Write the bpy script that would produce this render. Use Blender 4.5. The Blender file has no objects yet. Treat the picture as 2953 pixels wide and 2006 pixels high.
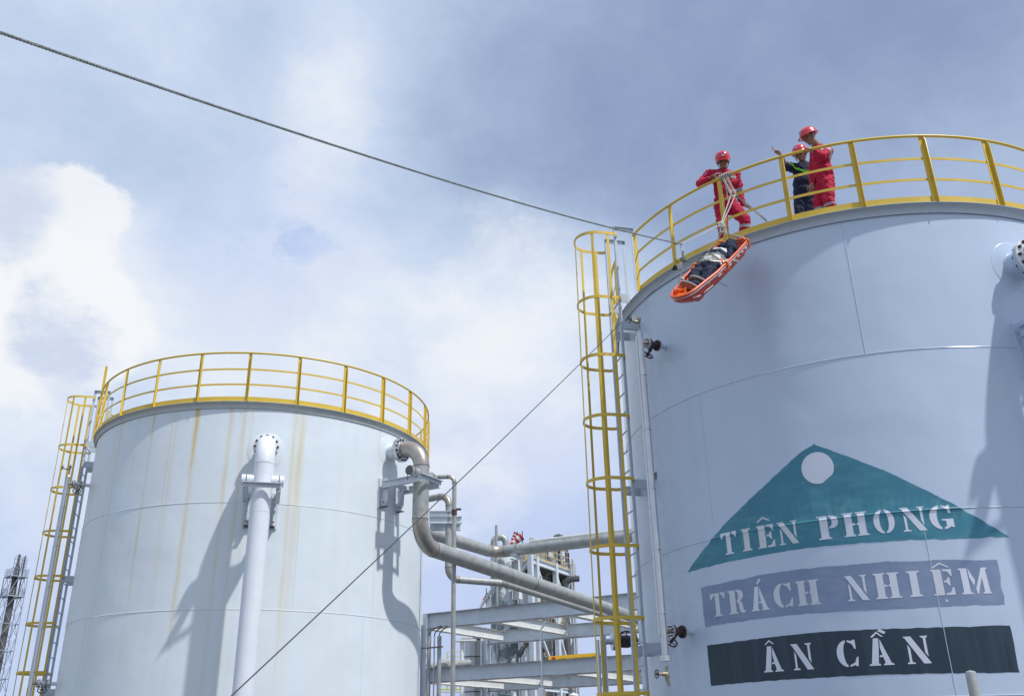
import bpy, bmesh, math, random
import numpy as np
from mathutils import Vector, Matrix, noise as mnoise
random.seed(7)
S = bpy.context.scene
COL = S.collection
R = math.radians

# ------------------------------------------------------------------ camera
CAM_Z = 1.6
F_PX, PITCH, ROLL = 2652.4, R(23.5196), R(-1.0904)      # focal length in pixels of a 2953 px wide frame
cam_d = bpy.data.cameras.new('camera'); cam = bpy.data.objects.new('camera', cam_d); COL.objects.link(cam)
cam_d.sensor_width = 36; cam_d.lens = 36 * F_PX / 2953; cam_d.clip_end = 5000; cam_d.clip_start = .05
_fw = Vector((0, math.cos(PITCH), math.sin(PITCH))); _up0 = Vector((0, -math.sin(PITCH), math.cos(PITCH))); _rt0 = Vector((1, 0, 0))
_rt = _rt0 * math.cos(ROLL) + _up0 * math.sin(ROLL); _up = -_rt0 * math.sin(ROLL) + _up0 * math.cos(ROLL)
cam.matrix_world = Matrix(((_rt.x, _up.x, -_fw.x, 0), (_rt.y, _up.y, -_fw.y, 0), (_rt.z, _up.z, -_fw.z, CAM_Z), (0, 0, 0, 1)))
S.camera = cam
S.render.resolution_x, S.render.resolution_y = 1024, 695

SUN_EL, SUN_AZ = 57, -35          # degrees; azimuth counted from +X towards +Y
def lin(c):
    return tuple(((v / 255) / 12.92 if v / 255 <= .04045 else (((v / 255) + .055) / 1.055) ** 2.4) for v in c) + (1,)
def raydir(x, y): return (_rt * ((x - 1476.5) / F_PX) - _up * ((y - 1003) / F_PX) + _fw)

# ------------------------------------------------------------------ world: daylight sky under broken cloud
W = bpy.data.worlds.new('World'); S.world = W; W.use_nodes = True
nt = W.node_tree; N, LK = nt.nodes, nt.links
for n in list(N): N.remove(n)
def nd(tree, typ, **kw):
    n = tree.nodes.new(typ)
    for k, v in kw.items():
        if k in n.inputs.keys(): n.inputs[k].default_value = v
        else: setattr(n, k, v)
    return n
def mth(tree, op, a, b=None, c=None, clamp=False):
    n = tree.nodes.new('ShaderNodeMath'); n.operation = op; n.use_clamp = clamp
    for i, v in enumerate((a, b, c)):
        if v is None: continue
        if isinstance(v, (int, float)): n.inputs[i].default_value = v
        else: tree.links.new(v, n.inputs[i])
    return n.outputs[0]
out = nd(nt, 'ShaderNodeOutputWorld'); bg = nd(nt, 'ShaderNodeBackground'); bg.inputs['Strength'].default_value = .1
LK.new(bg.outputs[0], out.inputs[0])
sky = nd(nt, 'ShaderNodeTexSky', sky_type='NISHITA', sun_disc=False, sun_elevation=R(SUN_EL), sun_rotation=R(90 - SUN_AZ))
tc = nd(nt, 'ShaderNodeTexCoord')
wn = nd(nt, 'ShaderNodeTexNoise'); wn.inputs['Scale'].default_value = 2.6; wn.inputs['Detail'].default_value = 7; wn.inputs['Roughness'].default_value = .55
LK.new(tc.outputs['Generated'], wn.inputs['Vector'])
vsub = nd(nt, 'ShaderNodeVectorMath', operation='SUBTRACT'); LK.new(wn.outputs['Color'], vsub.inputs[0]); vsub.inputs[1].default_value = (.5, .5, .5)
vsc = nd(nt, 'ShaderNodeVectorMath', operation='SCALE'); LK.new(vsub.outputs[0], vsc.inputs[0]); vsc.inputs['Scale'].default_value = .26
vadd = nd(nt, 'ShaderNodeVectorMath', operation='ADD'); LK.new(tc.outputs['Generated'], vadd.inputs[0]); LK.new(vsc.outputs[0], vadd.inputs[1])
vnm = nd(nt, 'ShaderNodeVectorMath', operation='NORMALIZE'); LK.new(vadd.outputs[0], vnm.inputs[0])
sep = nd(nt, 'ShaderNodeSeparateXYZ'); LK.new(tc.outputs['Generated'], sep.inputs[0])
zz = mth(nt, 'ADD', mth(nt, 'MAXIMUM', sep.outputs[2], 0.0), .42)
comb = nd(nt, 'ShaderNodeCombineXYZ'); LK.new(mth(nt, 'DIVIDE', sep.outputs[0], zz), comb.inputs[0]); LK.new(mth(nt, 'DIVIDE', sep.outputs[1], zz), comb.inputs[1])
fb = nd(nt, 'ShaderNodeTexNoise'); fb.inputs['Scale'].default_value = 2.7; fb.inputs['Detail'].default_value = 9; fb.inputs['Roughness'].default_value = .55; fb.inputs['Distortion'].default_value = .25
LK.new(comb.outputs[0], fb.inputs['Vector'])
def lobe(px, py, rad):
    d = raydir(px, py).normalized()
    dt = nd(nt, 'ShaderNodeVectorMath', operation='DOT_PRODUCT'); LK.new(vnm.outputs[0], dt.inputs[0]); dt.inputs[1].default_value = d
    mr = nd(nt, 'ShaderNodeMapRange', interpolation_type='SMOOTHSTEP'); LK.new(dt.outputs['Value'], mr.inputs[0])
    mr.inputs[1].default_value = math.cos(R(rad)); mr.inputs[2].default_value = math.cos(R(rad * .12)); return mr.outputs[0]
val = mth(nt, 'MULTIPLY_ADD', mth(nt, 'SUBTRACT', fb.outputs['Fac'], .5), .80, .60)
for px, py, rad, w in ((100, 800, 10, .16), (900, 330, 8, .20), (1150, 1080, 17, .2), (1650, 1050, 11, .18), (160, 60, 10, .18), (60, 1420, 9, .14), (420, 1000, 8, .1),
                       (3000, -150, 40, -.36), (1850, 250, 20, -.17), (2500, 450, 16, -.02), (1450, 480, 12, -.10), (480, 340, 10, -.12), (120, 400, 8, -.12), (280, 1180, 6, -.08), (1700, 1300, 9, -.06)):
    val = mth(nt, 'MULTIPLY_ADD', lobe(px, py, rad), w, val)
fq = nd(nt, 'ShaderNodeTexNoise'); fq.inputs['Scale'].default_value = 6; fq.inputs['Detail'].default_value = 10; fq.inputs['Roughness'].default_value = .68; fq.inputs['Distortion'].default_value = .4; LK.new(comb.outputs[0], fq.inputs['Vector'])
val = mth(nt, 'MULTIPLY_ADD', mth(nt, 'SUBTRACT', fq.outputs['Fac'], .5), .46, val)
cr = nd(nt, 'ShaderNodeValToRGB'); LK.new(mth(nt, 'MULTIPLY_ADD', val, .7, .3), cr.inputs[0]); cr.color_ramp.interpolation = 'B_SPLINE'
el = cr.color_ramp.elements
stops = [(.0, (122, 141, 180)), (.30, (143, 161, 197)), (.44, (160, 179, 211)), (.58, (183, 201, 229)), (.72, (201, 217, 243)), (.846, (223, 234, 251)), (1., (247, 250, 254))]
el[0].position, el[0].color = stops[0][0], lin(stops[0][1]); el[1].position, el[1].color = stops[-1][0], lin(stops[-1][1])
for p, c in stops[1:-1]:
    e = el.new(p); e.color = lin(c)
blue = mth(nt, 'MAXIMUM', mth(nt, 'MULTIPLY', lobe(810, 690, 8), .28), mth(nt, 'MULTIPLY', lobe(1500, 1750, 16), .7))
blue = mth(nt, 'MAXIMUM', blue, mth(nt, 'MULTIPLY', lobe(40, 1850, 12), .5), clamp=True)
mxb = nd(nt, 'ShaderNodeMix', data_type='RGBA'); LK.new(blue, mxb.inputs[0]); LK.new(cr.outputs[0], mxb.inputs[6]); mxb.inputs[7].default_value = lin((190, 206, 246))
# crisp cumulus heads and small ragged openings to the blue
fd = nd(nt, 'ShaderNodeTexNoise'); fd.inputs['Scale'].default_value = 11; fd.inputs['Detail'].default_value = 10; fd.inputs['Roughness'].default_value = .66; st_ = nd(nt, 'ShaderNodeMapping'); st_.inputs['Scale'].default_value = (1, 1, 1.7); LK.new(tc.outputs['Generated'], st_.inputs['Vector']); LK.new(st_.outputs[0], fd.inputs['Vector'])
def puff(px, py, rad, lo, hi, amp):
    n = nd(nt, 'ShaderNodeMapRange', interpolation_type='SMOOTHSTEP'); LK.new(mth(nt, 'MULTIPLY_ADD', mth(nt, 'SUBTRACT', fd.outputs['Fac'], .5), amp, lobe(px, py, rad)), n.inputs[0]); n.inputs[1].default_value = lo; n.inputs[2].default_value = hi; return n.outputs[0]
cur = mxb.outputs[2]
val_f = None
for c, strength, spots in (((184, 205, 246), .45, ((830, 640, 3.6, .7, 1.4, 4.5), (740, 725, 3.2, .7, 1.4, 4.5), (900, 720, 3.0, .7, 1.4, 4.5))),
                           ((250, 252, 255), .9, ((140, 760, 7.5, .44, .68, 1.2), (20, 880, 8, .46, .85, 1.1), (270, 900, 6, .45, .80, 1.1), (1500, 930, 9, .55, 1.7, 1.7), (1100, 1020, 8, .6, 1.8, 1.7), (950, 320, 7, .6, 1.8, 1.5), (1250, 1300, 7, .6, 1.8, 1.7))),
                           ((200, 214, 240), .8, ((210, 960, 5, .5, 1.1, 1.6), (40, 620, 5, .5, 1.1, 1.2)))):
    for sp_ in spots:
        m_ = nd(nt, 'ShaderNodeMix', data_type='RGBA'); LK.new(mth(nt, 'MULTIPLY', puff(*sp_), strength), m_.inputs[0]); LK.new(cur, m_.inputs[6]); m_.inputs[7].default_value = lin(c); cur = m_.outputs[2]
mul = nd(nt, 'ShaderNodeVectorMath', operation='SCALE'); LK.new(cur, mul.inputs[0]); mul.inputs['Scale'].default_value = 10
mx = nd(nt, 'ShaderNodeMix', data_type='RGBA'); mx.inputs[0].default_value = .94; LK.new(sky.outputs[0], mx.inputs[6]); LK.new(mul.outputs[0], mx.inputs[7])
LK.new(mx.outputs[2], bg.inputs['Color'])

sd = bpy.data.lights.new('sun', 'SUN'); sd.energy = 3.9; sd.angle = R(1.3); sd.color = (1, .975, .94)
sun = bpy.data.objects.new('sun', sd); COL.objects.link(sun)
SUNV = Vector((math.cos(R(SUN_EL)) * math.cos(R(SUN_AZ)), math.cos(R(SUN_EL)) * math.sin(R(SUN_AZ)), math.sin(R(SUN_EL))))
sun.rotation_euler = SUNV.to_track_quat('Z', 'Y').to_euler(); sun.location = (20, -20, 40)
S.view_settings.view_transform = 'Standard'; S.view_settings.look = 'None'; S.view_settings.gamma = 1; S.view_settings.exposure = 0
S.view_settings.use_curve_mapping = False
S.render.engine = 'CYCLES'

# ------------------------------------------------------------------ geometry of the site (metres; h = height above the camera)
CT = {'L': (-6.1264, 21.989), 'R': (5.7946, 14.7719)}
RT, HB = 3.892, 6.760                      # tank radius, height of the rim
def V(x, y, h): return Vector((x, y, h + CAM_Z))
def at(x, y, Y): d = raydir(x, y); d = d * (Y / d.y); return Vector((d.x, d.y, d.z + CAM_Z))
def onh(x, y, h): d = raydir(x, y); d = d * (h / d.z); return Vector((d.x, d.y, d.z + CAM_Z))
def cyl(x, y, t, rad, far=False):
    d = raydir(x, y); c = CT[t]; a = d.x ** 2 + d.y ** 2; b = -2 * (d.x * c[0] + d.y * c[1]); cc = c[0] ** 2 + c[1] ** 2 - rad ** 2
    s = (-b + (1 if far else -1) * math.sqrt(max(0, b * b - 4 * a * cc))) / 2 / a; d = d * s
    return Vector((d.x, d.y, d.z + CAM_Z))
def upright(P, x, y, dy=0):                # where a pixel meets the upright plane through P that faces the camera (dy behind it)
    D = math.hypot(P[0], P[1]); n = (P[0] / D, P[1] / D); d = raydir(x, y); s = (D + dy) / (d.x * n[0] + d.y * n[1]); d = d * s
    return Vector((d.x, d.y, d.z + CAM_Z))
def TF(t, az):
    c = CT[t]; e = (math.cos(R(az)), math.sin(R(az))); n = (-e[1], e[0])
    return lambda rho, tan, h: Vector((c[0] + e[0] * rho + n[0] * tan, c[1] + e[1] * rho + n[1] * tan, h + CAM_Z))

# ------------------------------------------------------------------ materials
MATS = {}
def mat(name, col, rough=.5, metal=0, var=.08, scale=6, bump=.0, bscale=60, col2=None, c2=(.55, .7), c2scale=8, spec=.5, coat=0):
    m = bpy.data.materials.new(name); m.use_nodes = True; t = m.node_tree; b = t.nodes['Principled BSDF']; MATS[name] = m
    b.inputs['Metallic'].default_value = metal; b.inputs['Specular IOR Level'].default_value = spec; b.inputs['Coat Weight'].default_value = coat
    tcn = nd(t, 'ShaderNodeTexCoord')
    nz = nd(t, 'ShaderNodeTexNoise'); nz.inputs['Scale'].default_value = scale; nz.inputs['Detail'].default_value = 6; t.links.new(tcn.outputs['Object'], nz.inputs['Vector'])
    mr = nd(t, 'ShaderNodeMapRange'); t.links.new(nz.outputs['Fac'], mr.inputs[0]); mr.inputs[1].default_value = .25; mr.inputs[2].default_value = .75
    mr.inputs[3].default_value = 1 - var; mr.inputs[4].default_value = 1 + var
    sc = nd(t, 'ShaderNodeVectorMath', operation='SCALE'); sc.inputs[0].default_value = col[:3]; t.links.new(mr.outputs[0], sc.inputs['Scale'])
    cout = sc.outputs[0]
    if col2:
        n2 = nd(t, 'ShaderNodeTexNoise'); n2.inputs['Scale'].default_value = c2scale; n2.inputs['Detail'].default_value = 8; n2.inputs['Roughness'].default_value = .65
        t.links.new(tcn.outputs['Object'], n2.inputs['Vector'])
        m2 = nd(t, 'ShaderNodeMapRange', interpolation_type='SMOOTHSTEP'); t.links.new(n2.outputs['Fac'], m2.inputs[0]); m2.inputs[1].default_value = c2[0]; m2.inputs[2].default_value = c2[1]
        mx = nd(t, 'ShaderNodeMix', data_type='RGBA'); t.links.new(m2.outputs[0], mx.inputs[0]); t.links.new(cout, mx.inputs[6]); mx.inputs[7].default_value = (*col2[:3], 1)
        cout = mx.outputs[2]
    t.links.new(cout, b.inputs['Base Color'])
    rr = nd(t, 'ShaderNodeMapRange'); t.links.new(nz.outputs['Fac'], rr.inputs[0]); rr.inputs[3].default_value = max(.03, rough - .08); rr.inputs[4].default_value = min(1, rough + .08)
    t.links.new(rr.outputs[0], b.inputs['Roughness'])
    if bump:
        n3 = nd(t, 'ShaderNodeTexNoise'); n3.inputs['Scale'].default_value = bscale; n3.inputs['Detail'].default_value = 4; t.links.new(tcn.outputs['Object'], n3.inputs['Vector'])
        bp = nd(t, 'ShaderNodeBump'); bp.inputs['Strength'].default_value = bump; bp.inputs['Distance'].default_value = .01; t.links.new(n3.outputs['Fac'], bp.inputs['Height']); t.links.new(bp.outputs[0], b.inputs['Normal'])
    return m
RUST = (.16, .065, .028)
yellow = mat('yellow_paint', (.66, .455, .05), .4, var=.09, scale=4, bump=.1, bscale=25, col2=(.36, .21, .05), c2=(.60, .78), c2scale=12)
dull_yellow = mat('weathered_yellow', (.46, .36, .17), .6, var=.15, scale=3)
grey_paint = mat('grey_steel_paint', (.46, .52, .59), .45, var=.06, scale=4, bump=.06, bscale=30, col2=(.30, .30, .29), c2=(.62, .82), c2scale=9)
rack_paint = mat('rack_paint', (.58, .63, .68), .5, var=.1, scale=3, bump=.05, bscale=20, col2=(.24, .15, .10), c2=(.66, .76), c2scale=5)
rack_cream = mat('weathered_cream_paint', (.62, .64, .63), .55, var=.08, scale=3, col2=(.33, .2, .1), c2=(.64, .74), c2scale=7)
gutter_mat = mat('gutter_paint', (.42, .48, .54), .5, var=.08, scale=6, col2=(.26, .24, .21), c2=(.6, .8), c2scale=6)
gutter_rust = mat('gutter_rusty_paint', (.46, .49, .48), .5, var=.08, scale=6, col2=(.34, .22, .12), c2=(.6, .75), c2scale=5)
white_pipe = mat('white_pipe_paint', (.70, .74, .80), .38, var=.04, scale=4, bump=.05, bscale=14, col2=(.30, .14, .06), c2=(.735, .76), c2scale=13)
white_bright = mat('white_paint', (.74, .75, .76), .4, var=.04, scale=6)
steel = mat('stainless_steel', (.54, .56, .58), .32, metal=.85, var=.1, scale=7, bump=.04, bscale=40)
galv = mat('weathered_pipe', (.37, .385, .375), .48, metal=.3, var=.16, scale=5, bump=.12, bscale=120, col2=(.25, .235, .205), c2=(.5, .75), c2scale=4)
elbow_m = mat('heat_tinted_elbow', (.40, .365, .32), .33, metal=.55, var=.14, scale=6, bump=.05, bscale=50)
weld_m = mat('weld_ring', (.17, .14, .115), .6, metal=.3, var=.2, scale=20)
insul = mat('aluminium_cladding', (.47, .48, .49), .4, metal=.5, var=.12, scale=3, bump=.05, bscale=8)
dark_valve = mat('dark_rusty_valve', (.055, .032, .032), .5, var=.3, scale=14, bump=.2, bscale=60, col2=(.15, .07, .045), c2=(.58, .75), c2scale=25)
brass = mat('weathered_bronze', (.33, .29, .21), .42, metal=.5, var=.2, scale=20, bump=.1)
black_m = mat('black_paint', (.022, .022, .026), .4)
bolt_m = mat('rusty_bolt', (.055, .035, .03), .55, metal=.3, var=.3, scale=30)
bright_flange = mat('bright_flange', (.60, .62, .63), .3, metal=.65, var=.1, scale=15)
rope_w = mat('white_rope', (.55, .57, .58), .85, var=.15, scale=60, bump=.5, bscale=220)
rope_g = mat('grey_rope', (.30, .33, .33), .9, var=.25, scale=40, bump=.5, bscale=220)
rope_t = mat('tan_rope', (.42, .39, .33), .9, var=.15, scale=60, bump=.5, bscale=220)
rope_o = mat('olive_rope', (.20, .21, .16), .9, var=.2, scale=60, bump=.5, bscale=200)
rope_d = mat('dark_cord', (.03, .033, .045), .6, var=.1, scale=40)
red_cloth = mat('crimson_cloth', (.42, .014, .050), .8, var=.12, scale=7, bump=.25, bscale=26, spec=.25)
navy_cloth = mat('navy_cloth', (.014, .021, .048), .8, var=.2, scale=7, bump=.25, bscale=26, spec=.25)
white_cloth = mat('white_cloth', (.62, .62, .60), .85, var=.06, scale=9, bump=.25, bscale=24, spec=.2)
lime = mat('lime_band', (.28, .85, .03), .5, var=.04)
silver_band = mat('reflective_band', (.33, .34, .37), .5, var=.08)
helmet_m = mat('red_helmet', (.58, .02, .035), .22, var=.03, coat=.4)
skin = mat('skin', (.32, .165, .115), .55, var=.08, scale=18, spec=.35)
hair = mat('black_hair', (.012, .011, .011), .6)
blue_badge = mat('blue_badge', (.035, .06, .35), .4)
orange = mat('orange_plastic', (.66, .10, .035), .36, var=.06, scale=9, bump=.03)
orange_red = mat('orange_hull', (.55, .055, .022), .38, var=.08, scale=7, bump=.04)
neon = mat('neon_orange_strap', (.95, .19, .01), .6, var=.08, scale=30)
sole_m = mat('tan_rubber_sole', (.36, .20, .145), .75, var=.08, scale=60, bump=.3, bscale=160)
shoe_edge = mat('shoe_rim', (.62, .58, .55), .6)
def brushed(name, ca, cb, cc, worn, stretch):
    m = mat(name, ca, .46, var=.1, scale=2.4, bump=.06, bscale=12); t = m.node_tree; b = t.nodes['Principled BSDF']; src = b.inputs['Base Color'].links[0].from_socket
    tcn = nd(t, 'ShaderNodeTexCoord')
    for sc_, c, lo, hi, st in ((2.2, cb, .42, .66, stretch), (5, cc, .60, .74, (1, 1, .5) if stretch[2] > 1 else (2.5, 2.5, .25)), (16, worn, .70, .74, (1, 1, 1))):
        mp = nd(t, 'ShaderNodeMapping'); mp.inputs['Scale'].default_value = st; t.links.new(tcn.outputs['Object'], mp.inputs['Vector'])
        n = nd(t, 'ShaderNodeTexNoise'); n.inputs['Scale'].default_value = sc_; n.inputs['Detail'].default_value = 9; n.inputs['Roughness'].default_value = .62; t.links.new(mp.outputs[0], n.inputs['Vector'])
        r = nd(t, 'ShaderNodeMapRange', interpolation_type='SMOOTHSTEP'); t.links.new(n.outputs['Fac'], r.inputs[0]); r.inputs[1].default_value = lo; r.inputs[2].default_value = hi; r.inputs[4].default_value = .75
        x = nd(t, 'ShaderNodeMix', data_type='RGBA'); t.links.new(r.outputs[0], x.inputs[0]); t.links.new(src, x.inputs[6]); x.inputs[7].default_value = (*c, 1); src = x.outputs[2]
    t.links.new(src, b.inputs['Base Color']); return m
teal = brushed('teal_paint', (.04, .20, .285), (.07, .26, .33), (.13, .34, .365), (.40, .46, .52), (1, 1, 3))
lilac = brushed('faded_blue_paint', (.20, .26, .40), (.255, .32, .45), (.15, .19, .30), (.26, .18, .24), (1, 1, 2.5))
deep = brushed('deep_green_paint', (.013, .034, .056), (.028, .054, .078), (.006, .014, .026), (.20, .24, .28), (3, 3, .3))
letter_w = mat('stencil_white', (.66, .70, .80), .45, var=.04, scale=4)
letter_y = mat('stencil_yellowed', (.61, .65, .69), .5, var=.06, scale=6, col2=(.42, .42, .38), c2=(.58, .70), c2scale=22)
letter_r = mat('stencil_flaking', (.60, .635, .70), .5, var=.06, scale=6, col2=(.36, .30, .34), c2=(.62, .69), c2scale=22)
asphalt = mat('concrete_ground', (.125, .124, .12), .85, var=.15, scale=.6, bump=.2, bscale=9, col2=(.10, .098, .094), c2=(.5, .8), c2scale=.3)
sign_y = mat('yellow_sign', (.72, .42, .015), .5, var=.04)
green_y = mat('lime_rail', (.42, .50, .05), .45, var=.05)
vessel_m = mat('painted_vessel', (.15, .19, .21), .55, var=.12, scale=1.2, col2=(.55, .60, .62), c2=(.47, .56), c2scale=1.2)
red_m = mat('red_fabric', (.45, .03, .05), .7); white_fab = mat('white_fabric', (.7, .7, .7), .7); blue_fab = mat('blue_fabric', (.03, .05, .30), .7)
edge_rust = mat('rusty_edge', (.20, .135, .10), .7, var=.3, scale=3, col2=(.42, .43, .43), c2=(.5, .62), c2scale=2.5)
lattice_m = mat('lattice_steel', (.30, .345, .43), .5, var=.1, scale=2)
stack_m = mat('dark_stack', (.105, .10, .098), .6, metal=.2, var=.3, scale=.8)
dust = mat('grimy_grey', (.10, .105, .11), .6, var=.2, scale=2)

# tank paints: azimuth-driven rust runs on the old tank, a plain satin coat on the new one
def tank_paint(name, col, rough, streaks, tint, patch=None, spec=.5):
    m = mat(name, col, rough, var=.035, scale=1.1, bump=.03, bscale=5, spec=spec); t = m.node_tree; b = t.nodes['Principled BSDF']
    src = b.inputs['Base Color'].links[0].from_socket
    tcn = nd(t, 'ShaderNodeTexCoord'); sp = nd(t, 'ShaderNodeSeparateXYZ'); t.links.new(tcn.outputs['Object'], sp.inputs[0])
    az = mth(t, 'ARCTAN2', sp.outputs[1], sp.outputs[0])
    wob = nd(t, 'ShaderNodeTexNoise'); wob.inputs['Scale'].default_value = 1.3; wob.inputs['Detail'].default_value = 3; t.links.new(tcn.outputs['Object'], wob.inputs['Vector'])
    az = mth(t, 'ADD', az, mth(t, 'MULTIPLY', mth(t, 'SUBTRACT', wob.outputs['Fac'], .5), .012))
    mp = nd(t, 'ShaderNodeMapping'); mp.inputs['Scale'].default_value = (2.2, 2.2, .28); t.links.new(tcn.outputs['Object'], mp.inputs['Vector'])
    vn = nd(t, 'ShaderNodeTexNoise'); vn.inputs['Scale'].default_value = 2.; vn.inputs['Detail'].default_value = 5; t.links.new(mp.outputs[0], vn.inputs['Vector'])
    fade = nd(t, 'ShaderNodeMapRange'); t.links.new(sp.outputs[2], fade.inputs[0]); fade.inputs[1].default_value = 2.2; fade.inputs[2].default_value = 8.3; fade.inputs[3].default_value = .12; fade.inputs[4].default_value = 1.
    fac = None
    for k in range(0, len(streaks), 9):
        grp = streaks[k:k + 9]; rp = nd(t, 'ShaderNodeValToRGB'); e = rp.color_ramp.elements
        mr = nd(t, 'ShaderNodeMapRange'); t.links.new(az, mr.inputs[0]); mr.inputs[1].default_value = R(-170); mr.inputs[2].default_value = R(0)
        t.links.new(mr.outputs[0], rp.inputs[0]); e[0].position = 0; e[0].color = (0, 0, 0, 1); e[1].position = 1; e[1].color = (0, 0, 0, 1)
        for a, w, s in grp:
            for dp, vv in ((-w, 0), (0, s), (w, 0)):
                n = e.new((a + dp + 170) / 170); n.color = (vv, vv, vv, 1)
        fac = rp.outputs[0] if fac is None else mth(t, 'MAXIMUM', fac, rp.outputs[0])
    if fac is not None:
        k = mth(t, 'MULTIPLY', fac, fade.outputs[0]); k = mth(t, 'MULTIPLY', k, mth(t, 'MULTIPLY_ADD', mth(t, 'SUBTRACT', vn.outputs['Fac'], .5), 4.2, .95), clamp=True)
        mx = nd(t, 'ShaderNodeMix', data_type='RGBA'); t.links.new(k, mx.inputs[0]); t.links.new(src, mx.inputs[6]); mx.inputs[7].default_value = (*tint, 1); src = mx.outputs[2]
    # broad, faint vertical grime
    mp2 = nd(t, 'ShaderNodeMapping'); mp2.inputs['Scale'].default_value = (3.2, 3.2, .12); t.links.new(tcn.outputs['Object'], mp2.inputs['Vector'])
    g = nd(t, 'ShaderNodeTexNoise'); g.inputs['Scale'].default_value = 1.2; g.inputs['Detail'].default_value = 7; t.links.new(mp2.outputs[0], g.inputs['Vector'])
    gm = nd(t, 'ShaderNodeMapRange'); t.links.new(g.outputs['Fac'], gm.inputs[0]); gm.inputs[1].default_value = .45; gm.inputs[2].default_value = .8; gm.inputs[3].default_value = 0; gm.inputs[4].default_value = .14 if streaks else .12
    mx2 = nd(t, 'ShaderNodeMix', data_type='RGBA'); t.links.new(gm.outputs[0], mx2.inputs[0]); t.links.new(src, mx2.inputs[6]); mx2.inputs[7].default_value = (tint[0] * 1.0, tint[1] * 1.05, tint[2] * 1.2, 1)
    cs = mx2.outputs[2]
    # scuffs and specks
    sk = nd(t, 'ShaderNodeTexNoise'); sk.inputs['Scale'].default_value = 7; sk.inputs['Detail'].default_value = 9; sk.inputs['Roughness'].default_value = .7; t.links.new(tcn.outputs['Object'], sk.inputs['Vector'])
    sm = nd(t, 'ShaderNodeMapRange'); t.links.new(sk.outputs['Fac'], sm.inputs[0]); sm.inputs[1].default_value = .70; sm.inputs[2].default_value = .78; sm.inputs[4].default_value = .35
    mx3 = nd(t, 'ShaderNodeMix', data_type='RGBA'); t.links.new(sm.outputs[0], mx3.inputs[0]); t.links.new(cs, mx3.inputs[6]); mx3.inputs[7].default_value = (tint[0] * .6, tint[1] * .6, tint[2] * .65, 1)
    t.links.new(mx3.outputs[2], b.inputs['Base Color'])
    # slow buckling of the plates under the fine paint grain
    bk = nd(t, 'ShaderNodeTexNoise'); bk.inputs['Scale'].default_value = .9; bk.inputs['Detail'].default_value = 2; t.links.new(tcn.outputs['Object'], bk.inputs['Vector'])
    old = b.inputs['Normal'].links[0].from_socket; bp = nd(t, 'ShaderNodeBump'); bp.inputs['Strength'].default_value = .5; bp.inputs['Distance'].default_value = .05
    t.links.new(bk.outputs['Fac'], bp.inputs['Height']); t.links.new(old, bp.inputs['Normal']); t.links.new(bp.outputs[0], b.inputs['Normal'])
    return m
ST = [(-142.3, .8, .6), (-130.5, .7, .3), (-127.2, .6, .65), (-119, .5, .25), (-112.2, .7, .75), (-104, 1.6, .22), (-96.9, .95, .95),
      (-86.3, .9, .55), (-82.3, 1., .55), (-79.9, .7, .45), (-67.3, 1.2, .7), (-65.4, 2.4, .5), (-36.5, .8, .4)]
paint_old = tank_paint('old_tank_paint', (.67, .735, .785), .38, ST, (.60, .48, .20), spec=.45)
paint_new = tank_paint('new_tank_paint', (.50, .59, .725), .26, [], (.38, .44, .54), spec=.5)
paint_patch = mat('fresh_touch_up_paint', (.66, .72, .77), .42, var=.03, scale=2)

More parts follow.
